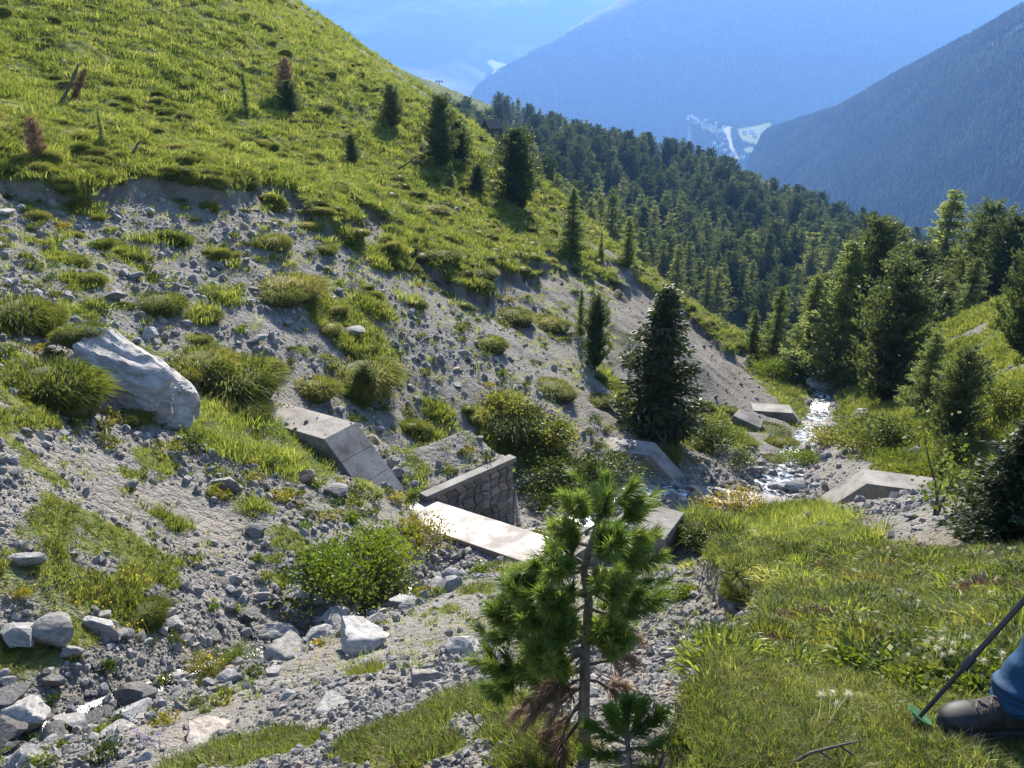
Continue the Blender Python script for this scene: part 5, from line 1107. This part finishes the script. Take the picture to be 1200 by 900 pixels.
def hiker():
    g1 = at(1100, 858); fx, fy = g1.x+.19, g1.y+.01; gA = gz(fx, fy); gB = gz(2.15, 2.42)
    root = empty('person', (fx, fy, gA), 'hiker in blue trousers and brown boots stepping through the grass', 'person')
    o = Vector((fx, fy, gA)); W = lambda x, y, z: Vector((x, y, z))-o
    an1 = W(fx+.04, fy+.01, gA+.13); kn1 = W(fx+.165, fy+.03, gA+.52); hp1 = W(fx+.34, fy+.09, gA+.93)
    an2 = W(2.2, fy+.32, gB+.12); kn2 = W(2.03, fy+.31, gA+.50); hp2 = W(fx+.39, fy+.27, gA+.93)
    pel = W(fx+.385, fy+.18, gA+.98); ch = W(fx+.36, fy+.18, gA+1.30); nk = W(fx+.345, fy+.18, gA+1.50); hd = W(fx+.33, fy+.18, gA+1.63); ht = W(fx+.335, fy+.18, gA+1.75)
    sh1 = W(fx+.36, fy-.0, gA+1.42); sh2 = W(fx+.36, fy+.36, gA+1.42)
    tip, top = at(1066, 853), on_ray(1203, 700, g1.y+.06); tip.z = min(tip.z, gz(tip.x, tip.y)+.01); dvec = (top-tip).normalized(); grip = tip+dvec*1.12-o
    el1 = (sh1+grip)*.5+Vector((.12, -.03, -.06)); el2 = W(fx+.42, fy+.45, gA+1.14); hand2 = W(fx+.25, fy+.46, gA+1.0)
    V = [pel, ch, nk, hd, ht, hp1, kn1, an1, hp2, kn2, an2, sh1, el1, grip, sh2, el2, hand2]
    E = [(0,1),(1,2),(2,3),(3,4),(0,5),(5,6),(6,7),(0,8),(8,9),(9,10),(1,11),(11,12),(12,13),(1,14),(14,15),(15,16)]
    skin_obj('body', V, E, [(.14,.11),(.16,.11),.055,.085,.06,.085,.055,.04,.085,.055,.04,.06,.04,.028,.06,.04,.028], M['skin'], root)
    # trousers with a loose hem and folds
    def leg(h, k, a, sd):
        r = random.Random(sd); m = MB(); n = 22; ringsP = []
        st = [(h, .105), (h.lerp(k, .5), .098), (k+Vector((0, 0, .05)), .082), (k-Vector((0, 0, .06)), .077), (k.lerp(a, .45), .073), (k.lerp(a, .7), .07), (k.lerp(a, .84), .074), (a+Vector((.0, 0, .035)), .078), (a+Vector((.005, 0, .0)), .081), (a+Vector((.01, 0, -.035)), .083)]
        fine = []
        for i in range(len(st)-1):
            for f in (0, .25, .5, .75): fine.append((st[i][0].lerp(st[i+1][0], f), st[i][1]+(st[i+1][1]-st[i][1])*f))
        fine.append(st[-1]); Vv, Fc = [], []
        for i, (c, rr) in enumerate(fine):
            t = i/len(fine)
            for q in range(n):
                an = 6.283*q/n; fold = 1+.05*math.sin(an*2+i*.9+sd)*(t > .3)+.10*max(0, t-.55)*math.sin(i*1.9+math.cos(an+sd)*2.2)+.08*mnoise.noise(Vector((math.cos(an)*1.5, math.sin(an)*1.5, i*.35+sd)))
                Vv.append(c+Vector((math.cos(an)*rr*fold*1.08, math.sin(an)*rr*fold, .012*math.sin(an*3+sd)*(t > .9))))
        for i in range(len(fine)-1):
            for q in range(n): Fc.append((i*n+q, i*n+(q+1) % n, (i+1)*n+(q+1) % n, (i+1)*n+q))
        m.add(Vv, Fc); ob = m.build('trouser_leg', M['trouser'], root, smooth=True)
        sm = ob.modifiers.new('sub', 'SUBSURF'); sm.levels = 1; sm.render_levels = 2; so_ = ob.modifiers.new('thick', 'SOLIDIFY'); so_.thickness = .003
    leg(hp1, kn1, an1, 1); leg(hp2, kn2, an2, 2)
    skin_obj('trouser_seat', [pel+Vector((0, 0, .08)), pel, hp1-Vector((0, 0, .06)), hp2-Vector((0, 0, .06))], [(0,1),(1,2),(1,3)], [(.15,.12),(.16,.13),.105,.105], M['trouser'], root)
    skin_obj('jacket', [pel+Vector((0, 0, .0)), ch, nk-Vector((0, 0, .06)), sh1, el1, el1.lerp(grip, .86), sh2, el2, el2.lerp(hand2, .86)], [(0,1),(1,2),(1,3),(3,4),(4,5),(1,6),(6,7),(7,8)], [(.17,.14),(.19,.135),.075,.08,.056,.042,.08,.056,.042], M['jacket'], root)
    # head details
    hdp = hd+Vector((-.005, 0, .03))
    skin_obj('hair', [hdp+Vector((.04, 0, -.02)), hdp+Vector((.02, 0, .06)), hdp+Vector((-.035, 0, .075))], [(0,1),(1,2)], [.09, .092, .07], M['hair'], root)
    for sy in (-1, 1):
        m = MB(); m.tube([hd+Vector((-.078, sy*.032, .01)), hd+Vector((-.092, sy*.032, .01))], [.013, .004], 8); m.build('eye', M['rubber'], root, smooth=True)
        m = MB(); m.tube([hd+Vector((0, sy*.078, -.01)), hd+Vector((.012, sy*.098, .01))], [.016, .008], 8); m.build('ear', M['skin'], root, smooth=True)
    m = MB(); m.tube([hd+Vector((-.078, 0, .012)), hd+Vector((-.112, 0, -.022)), hd+Vector((-.085, 0, -.028))], [.008, .014, .010], 8); m.build('nose', M['skin'], root, smooth=True)
    m = MB(); m.tube([hd+Vector((-.074, -.024, -.052)), hd+Vector((-.09, 0, -.055)), hd+Vector((-.074, .024, -.052))], [.004, .007, .004], 7); m.build('mouth', M['jacket'], root, smooth=True)
    # hands: palm, four curled fingers and thumb round the grip
    def hand(c, ax, nm):
        ax = ax.normalized(); sidev = ax.cross(Vector((1, .2, 0))).normalized(); fw = sidev.cross(ax).normalized()
        m = MB(); m.tube([c+sidev*.03+ax*.04, c+sidev*.034, c+sidev*.03-ax*.04], [.020, .028, .022], 10)
        for k in range(4):
            cc = c+ax*(.034-.022*k); L_ = (1.0, 1.06, 1.0, .85)[k]; pts = [cc+sidev*.032, cc+fw*.026*L_+sidev*.018, cc+fw*.03*L_-sidev*.012, cc+fw*.006-sidev*.028*L_, cc-fw*.014-sidev*.018]
            m.tube(pts, [.0095, .0095, .009, .008, .006], 7)
        m.tube([c+sidev*.03+ax*.03, c-fw*.028+ax*.04+sidev*.008, c-fw*.024+ax*.05-sidev*.018], [.012, .0105, .0075], 7); m.build(nm, M['skin'], root, smooth=True)
    hand(grip, dvec, 'hand'); hand(hand2, Vector((0, 0, 1)), 'hand')
    # boots
    def boot(org, ang, pitch):
        e = bpy.data.objects.new('boot', None)
        sec = [(-.115, .030, .10, .02), (-.105, .040, .155, .016), (-.07, .044, .165, .016), (-.03, .044, .16, .016), (.01, .043, .128, .016), (.05, .045, .105, .016), (.09, .049, .088, .017), (.13, .048, .078, .018), (.165, .042, .066, .022), (.185, .028, .052, .028), (.193, .010, .042, .034)]
        n = 16; Vv, Fc = [], []
        for x, hw_, zt, zb_ in sec:
            for q in range(n):
                a = 6.283*q/n; cy_, cz_ = math.cos(a), math.sin(a); sx = abs(cy_)**.7*(1 if cy_ > 0 else -1); sz = abs(cz_)**.7*(1 if cz_ > 0 else -1)
                Vv.append((x, sx*hw_*(1-.28*max(0, sz)), zb_+(zt-zb_)*(sz+1)/2))
        for i in range(len(sec)-1):
            for q in range(n): Fc.append((i*n+q, i*n+(q+1) % n, (i+1)*n+(q+1) % n, (i+1)*n+q))
        Fc += [tuple(range(n)), tuple((len(sec)-1)*n+q for q in range(n))]
        m = MB(); m.add(Vv, Fc); up_ = m.build('boot', M['boot'], root, smooth=True, loc=org, rot=(0, pitch, ang)); s_ = up_.modifiers.new('sub', 'SUBSURF'); s_.levels = 1; s_.render_levels = 2
        Vv, Fc = [], []; outl = [(-.118, .028), (-.10, .042), (-.05, .044), (.0, .041), (.05, .044), (.10, .051), (.15, .049), (.182, .036), (.198, .014)]
        ring = [(x, -h) for x, h in outl]+[(x, h) for x, h in reversed(outl)]; m = MB(); m.prism([(x, y_, -.004+.010*max(0, (x-.12)/.08)) for x, y_ in ring], (0, 0, .028)); m.build('sole', M['rubber'], up_, bevel=.004)
        capm = MB(); Vc = []; sc2 = [(.118, .0505, .080, .012), (.14, .0495, .076, .013), (.165, .0445, .067, .016), (.187, .031, .053, .02), (.198, .011, .042, .026)]; Fc = []
        for x, hw_, zt, zb_ in sc2:
            for q in range(n):
                a = 6.283*q/n; cy_, cz_ = math.cos(a), math.sin(a); sx = abs(cy_)**.7*(1 if cy_ > 0 else -1); sz = abs(cz_)**.7*(1 if cz_ > 0 else -1); Vc.append((x, sx*hw_*(1-.28*max(0, sz)), zb_+(zt+.003-zb_)*(sz+1)/2))
        for i in range(len(sc2)-1):
            for q in range(n): Fc.append((i*n+q, i*n+(q+1) % n, (i+1)*n+(q+1) % n, (i+1)*n+q))
        Fc.append(tuple((len(sc2)-1)*n+q for q in range(n))); capm.add(Vc, Fc); capm.build('toe_cap', M['rubber'], up_, smooth=True)
        for k in range(5):
            x = .025+k*.02; zt = .118-.0065*k*1.15-(.006 if k > 0 else 0); m = MB(); sg = 1 if k % 2 else -1
            m.tube([(x, -.026, zt-.008), (x+.006*sg, -.01, zt+.004), (x-.006*sg, .01, zt+.004), (x, .026, zt-.008)], .0028, 5); m.build('lace', M['lace'], up_)
    boot(Vector((0.0, 0, .012)), R(183), R(-4)); boot(an2+Vector((.02, 0, -.105)), R(178), R(-12))
    # trekking pole
    pr = empty('trekking_pole', tip, 'black telescopic trekking pole planted in the grass in front of the hiker', 'trekking pole')
    def seg(nm, a, b, r0, r1, mat=M['pole']):
        m = MB(); m.tube([dvec*a, dvec*b], [r0, r1], 12); return m.build(nm, mat, pr, smooth=False)
    seg('tip', -.05, .035, .003, .005, M['steel']); seg('lower_shaft', .035, .27, .0062, .0066); seg('middle_shaft', .27, .60, .0078, .0078); seg('upper_shaft', .60, 1.06, .0092, .0092)
    for a in (.262, .592):
        seg('lock', a-.022, a+.022, .0125, .0125); m = MB(); nn = dvec.orthogonal().normalized(); m.tube([dvec*(a-.012)+nn*.012, dvec*(a+.018)+nn*.019], [.006, .005], 6); m.build('lock_lever', M['pole'], pr)
    seg('grip', 1.04, 1.20, .015, .017, M['rubber'])
    V = [dvec*.045]; n = 14; nn = dvec.orthogonal().normalized(); bb = dvec.cross(nn)
    for k in range(n): a = 6.283*k/n; V.append(dvec*.052+(nn*math.cos(a)+bb*math.sin(a))*.036)
    for k in range(n): a = 6.283*k/n; V.append(dvec*.046+(nn*math.cos(a)+bb*math.sin(a))*.037)
    m = MB(); m.add(V, [(0, 1+k, 1+(k+1) % n) for k in range(n)]+[(1+k, 1+(k+1) % n, 1+n+(k+1) % n, 1+n+k) for k in range(n)]+[tuple(1+n+k for k in range(n))]); m.build('basket', M['basket'], pr)
hiker()

# ================================================================== WATER
def water_mat():
    m, t, nd, lk = new_mat('water'); out = N(nd, 'ShaderNodeOutputMaterial'); p = N(nd, 'ShaderNodeBsdfPrincipled'); g = N(nd, 'ShaderNodeNewGeometry')
    a = N(nd, 'ShaderNodeTexNoise'); a.inputs['Scale'].default_value = 6; a.inputs['Detail'].default_value = 6; lk.new(g.outputs['Position'], a.inputs['Vector'])
    r_ = ramp(nd, [(.46, (.03, .032, .03)), (.6, (.55, .57, .58)), (.75, (.8, .8, .8))]); lk.new(a.outputs[0], r_.inputs[0]); lk.new(r_.outputs[0], p.inputs['Base Color'])
    p.inputs['Roughness'].default_value = .18; b = N(nd, 'ShaderNodeBump'); b.inputs['Strength'].default_value = .8; b.inputs['Distance'].default_value = .06; lk.new(a.outputs[0], b.inputs['Height']); lk.new(b.outputs[0], p.inputs['Normal']); lk.new(p.outputs[0], out.inputs[0]); return m
M['water'] = water_mat()
M['trickle'] = simple_mat('trickle', (.02, .02, .018), (.05, .048, .042), 8, .22, .5, 30, spec=.5, coord='Object')
def stream(name, path, widths, label, lift=.05, mat='water'):
    P = []; 
    for i in range(len(path)-1):
        k = max(4, int(np.hypot(*(np.array(path[i+1])-path[i]))/.12))
        for f in np.linspace(0, 1, k, endpoint=False): P.append(((1-f)*np.array(path[i])+f*np.array(path[i+1]), (1-f)*widths[i]+f*widths[i+1]))
    V, Fc = [], []; nc = 9
    for i, (p, w_) in enumerate(P):
        a, b = P[max(i-2, 0)][0], P[min(i+2, len(P)-1)][0]; t = (b-a)/np.linalg.norm(b-a); nr = np.array([-t[1], t[0]]); off = .25*float(fbm(np.array([i*.05]), np.array([3.]), 2, 3)[0])
        zc = gz(*p)
        for k in range(nc):
            s_ = (k/(nc-1)-.5)*w_+off; q = p+nr*s_; V.append((q[0], q[1], .35*gz(*q)+.65*zc+lift+.02*float(vn(q[0]*5, q[1]*5, 3))-.06*abs(k/(nc-1)-.5)*2))
        if i:
            for k in range(nc-1): Fc.append(((i-1)*nc+k, (i-1)*nc+k+1, i*nc+k+1, i*nc+k))
    tag(obj(name, mesh_from(name, V, Fc, M[mat], True)), label, 'stream', kind='structure')
stream('stream', STREAM2[3:], [.9, 1.5, 1.3, 1.2, 1.1, 1.2, 1.1, 1.0, 1.0], 'white mountain stream tumbling over stones below the dams', .10)
stream('stream', STREAM2[:4], [.7, 1.0, 1.2, .9], 'shaded pool and stream between the two dams', .06)
stream('stream', STREAM[:6], [.25, .3, .3, .35, .35, .3], 'thin trickle of water in the stony bed', .02, 'trickle')

# ================================================================== FLOWERS AND STALKS
M['petal'] = simple_mat('petal', (.75, .55, .03), (.85, .68, .06), 20, .6)
M['seed'] = leaf_mat('seed', [(0, (.5, .47, .40)), (1, (.7, .67, .6))], trans=.5)
M['redstalk'] = simple_mat('redstalk', (.14, .035, .02), (.22, .06, .03), 30, .8)
M['violet'] = simple_mat('violet', (.28, .16, .42), (.4, .25, .55), 20, .7)
def flower_mesh(nm, mat, h, rad, n=7, seedhead=False):
    r_ = random.Random(2); m = MB(); m.tube([(0, 0, 0), (.006, .004, h*.6), (.01, 0, h)], [.0016, .0013, .001], 4, False)
    if not seedhead:
        c = Vector((.01, 0, h)); V = [c]
        for k in range(n*2): a = 6.283*k/(n*2); rr = rad*(1 if k % 2 else .5); V.append(c+Vector((math.cos(a)*rr, math.sin(a)*rr, .004)))
        m.add(V, [(0, 1+k, 1+(k+1) % (2*n)) for k in range(2*n)])
    else:
        for k in range(46):
            d = Vector((r_.gauss(0, 1), r_.gauss(0, 1), r_.gauss(.2, 1))).normalized(); s_ = d.orthogonal().normalized()*.0012; c = Vector((.01, 0, h)); m.add([c-s_, c+s_, c+d*rad], [(0, 1, 2)])
    return m.mesh(nm, mat)
FL = flower_mesh('flower', M['petal'], .14, .011); SE = flower_mesh('seedhead', M['seed'], .13, .022, seedhead=True); VI = flower_mesh('flower', M['violet'], .14, .012)
def sprinkle(nm, src, pix, label, cat, spread, n, seed, sc=(.7, 1.2)):
    r = np.random.default_rng(seed); P = []
    for px, py in pix:
        h = at(px, py)
        if h is None: continue
        k = spread*px_scale(h)
        for _ in range(n): x, y = h.x+r.normal(0, k), h.y+r.normal(0, k); P.append((x, y, gz(x, y)))
    m_ = len(P); scatter(nm, P, np.stack([r.normal(0, .2, m_), r.normal(0, .2, m_), r.uniform(0, 6, m_)], -1), r.uniform(*sc, m_), np.zeros(m_, int), [src], label, cat)
sprinkle('yellow_flowers', FL, [(160,690),(110,720),(160,745),(240,780),(325,710),(370,780),(120,440),(200,490),(60,345),(230,470),(500,650),(480,640),(150,500),(195,600)], 'small yellow flowers dotted among stones and tussocks', 'flowers', 14, 9, 1, (.8, 1.5))
sprinkle('seed_heads', SE, [(1098,780),(1090,790),(1105,775),(1140,795),(1095,650),(1010,690),(1040,660),(1150,660),(960,840),(1180,720),(1120,700)], 'white fluffy seed heads in the meadow', 'flowers', 10, 4, 2, (.7, 1.2))
sprinkle('violet_flowers', VI, [(1140,660),(1165,655),(1150,765),(180,880),(170,878),(1135,645)], 'violet flowers in the meadow and by the gravel', 'flowers', 8, 3, 3)
for px, py, hp, lab in [(1113,692,26,'thin red stalk standing in the meadow near the pebbles'),(979,698,14,'short red brown stalk in the meadow'),(1043,660,12,'leaning red brown stalk beside meadow pebbles')]:
    p = at(px, py); h = hp*px_scale(p)*1.1; m = MB(); m.tube([(0, 0, -.02), (.003, 0, h*.5), (.01, 0, h)], [.004, .0075, .003], 6); tag(m.build('dock_stalk', M['redstalk'], None, loc=p), lab, 'plant')
for px, py, wp, lab in [(1012,684,14,'small white stone lying in the meadow'),(1048,647,22,'flat pale stone cluster piece in the meadow turf'),(1076,648,12,'little pale stone in the meadow turf'),(1110,612,34,'pale flat rock on the stony heap behind the meadow'),(1150,618,40,'light slab on the stony heap behind the meadow'),(1070,606,24,'grey stone at the end of the stony heap')]:
    rock_at(px, py, wp, lab, sq=.6)
# dark foot stones piled on the stony bank behind the meadow
for k in range(12):
    px, py = rnd.uniform(1045, 1195), rnd.uniform(598, 628); rock_at(px, py, rnd.uniform(8, 20), 'pale angular stone in the heap behind the meadow', group='stones of the heap behind the meadow', sq=.8)

# grit that has washed onto the dam tops
Pg, Sg = [], []
for _ in range(260):
    u_ = rnd.uniform(-2.4, 3.2); wv_ = rnd.uniform(-.78, -.04)
    if rnd.random() > (1.0 if u_ < -1.5 else .3 if u_ < 0 else .0 if u_ < 1.15 else max(0, .9-(u_-1.1)*1.2)): continue
    x_, y_ = -2.82+.858*u_+.514*wv_, 12.70-.514*u_+.858*wv_; s_ = .012*(1+rng.pareto(2.)); s_ = min(s_, .07); Pg.append((x_, y_, (-5.62 if u_ < 0 else -6.72)+s_*.3)); Sg.append(s_)
scatter('grit', Pg, rng.uniform(0, 6.28, (len(Pg), 3)), np.array(Sg), rng.integers(0, 6, len(Pg)), PEBS, 'loose grit and stones washed onto the first dam', 'gravel')
# trees on the village bench, outside its meadows
FLD = [[(862,152),(880,149),(906,143),(903,150),(893,158),(888,170),(876,170),(866,164)],[(870,175),(880,172),(886,176),(880,180),(872,181)],[(846,150),(858,148),(857,160),(861,176),(868,190),(860,190),(853,174),(850,160)],[(806,136),(830,140),(852,150),(850,160),(830,157),(812,146)]]
FW = [np.array([(q.x, q.y) for q in (bench_pt(*p) for p in f)]) for f in FLD]; rr_ = np.random.default_rng(3); P = []
BW = np.array([(q.x, q.y) for q in (bench_pt(*p) for p in [(808,137),(818,136),(832,139),(850,144),(880,145),(908,140),(915,165),(900,212),(860,236),(825,222),(810,165)])])
xx_ = rr_.uniform(BW[:, 0].min(), BW[:, 0].max(), 14000); yy_ = rr_.uniform(BW[:, 1].min(), BW[:, 1].max(), 14000)
ok = sdist(BW, xx_, yy_) > 2
for f in FW: ok &= sdist(f, xx_, yy_) < 4
xx_, yy_ = xx_[ok], yy_[ok]; zz_ = -188+.18*(yy_-2900)-8; n = len(xx_)
scatter('village_wood', np.stack([xx_, yy_, zz_], -1), np.stack([np.zeros(n), np.zeros(n), rr_.uniform(0, 6, n)], -1), rr_.uniform(14, 24, n), rr_.integers(0, 4, n), FT, 'dark woods round the village and its meadows', 'forest')
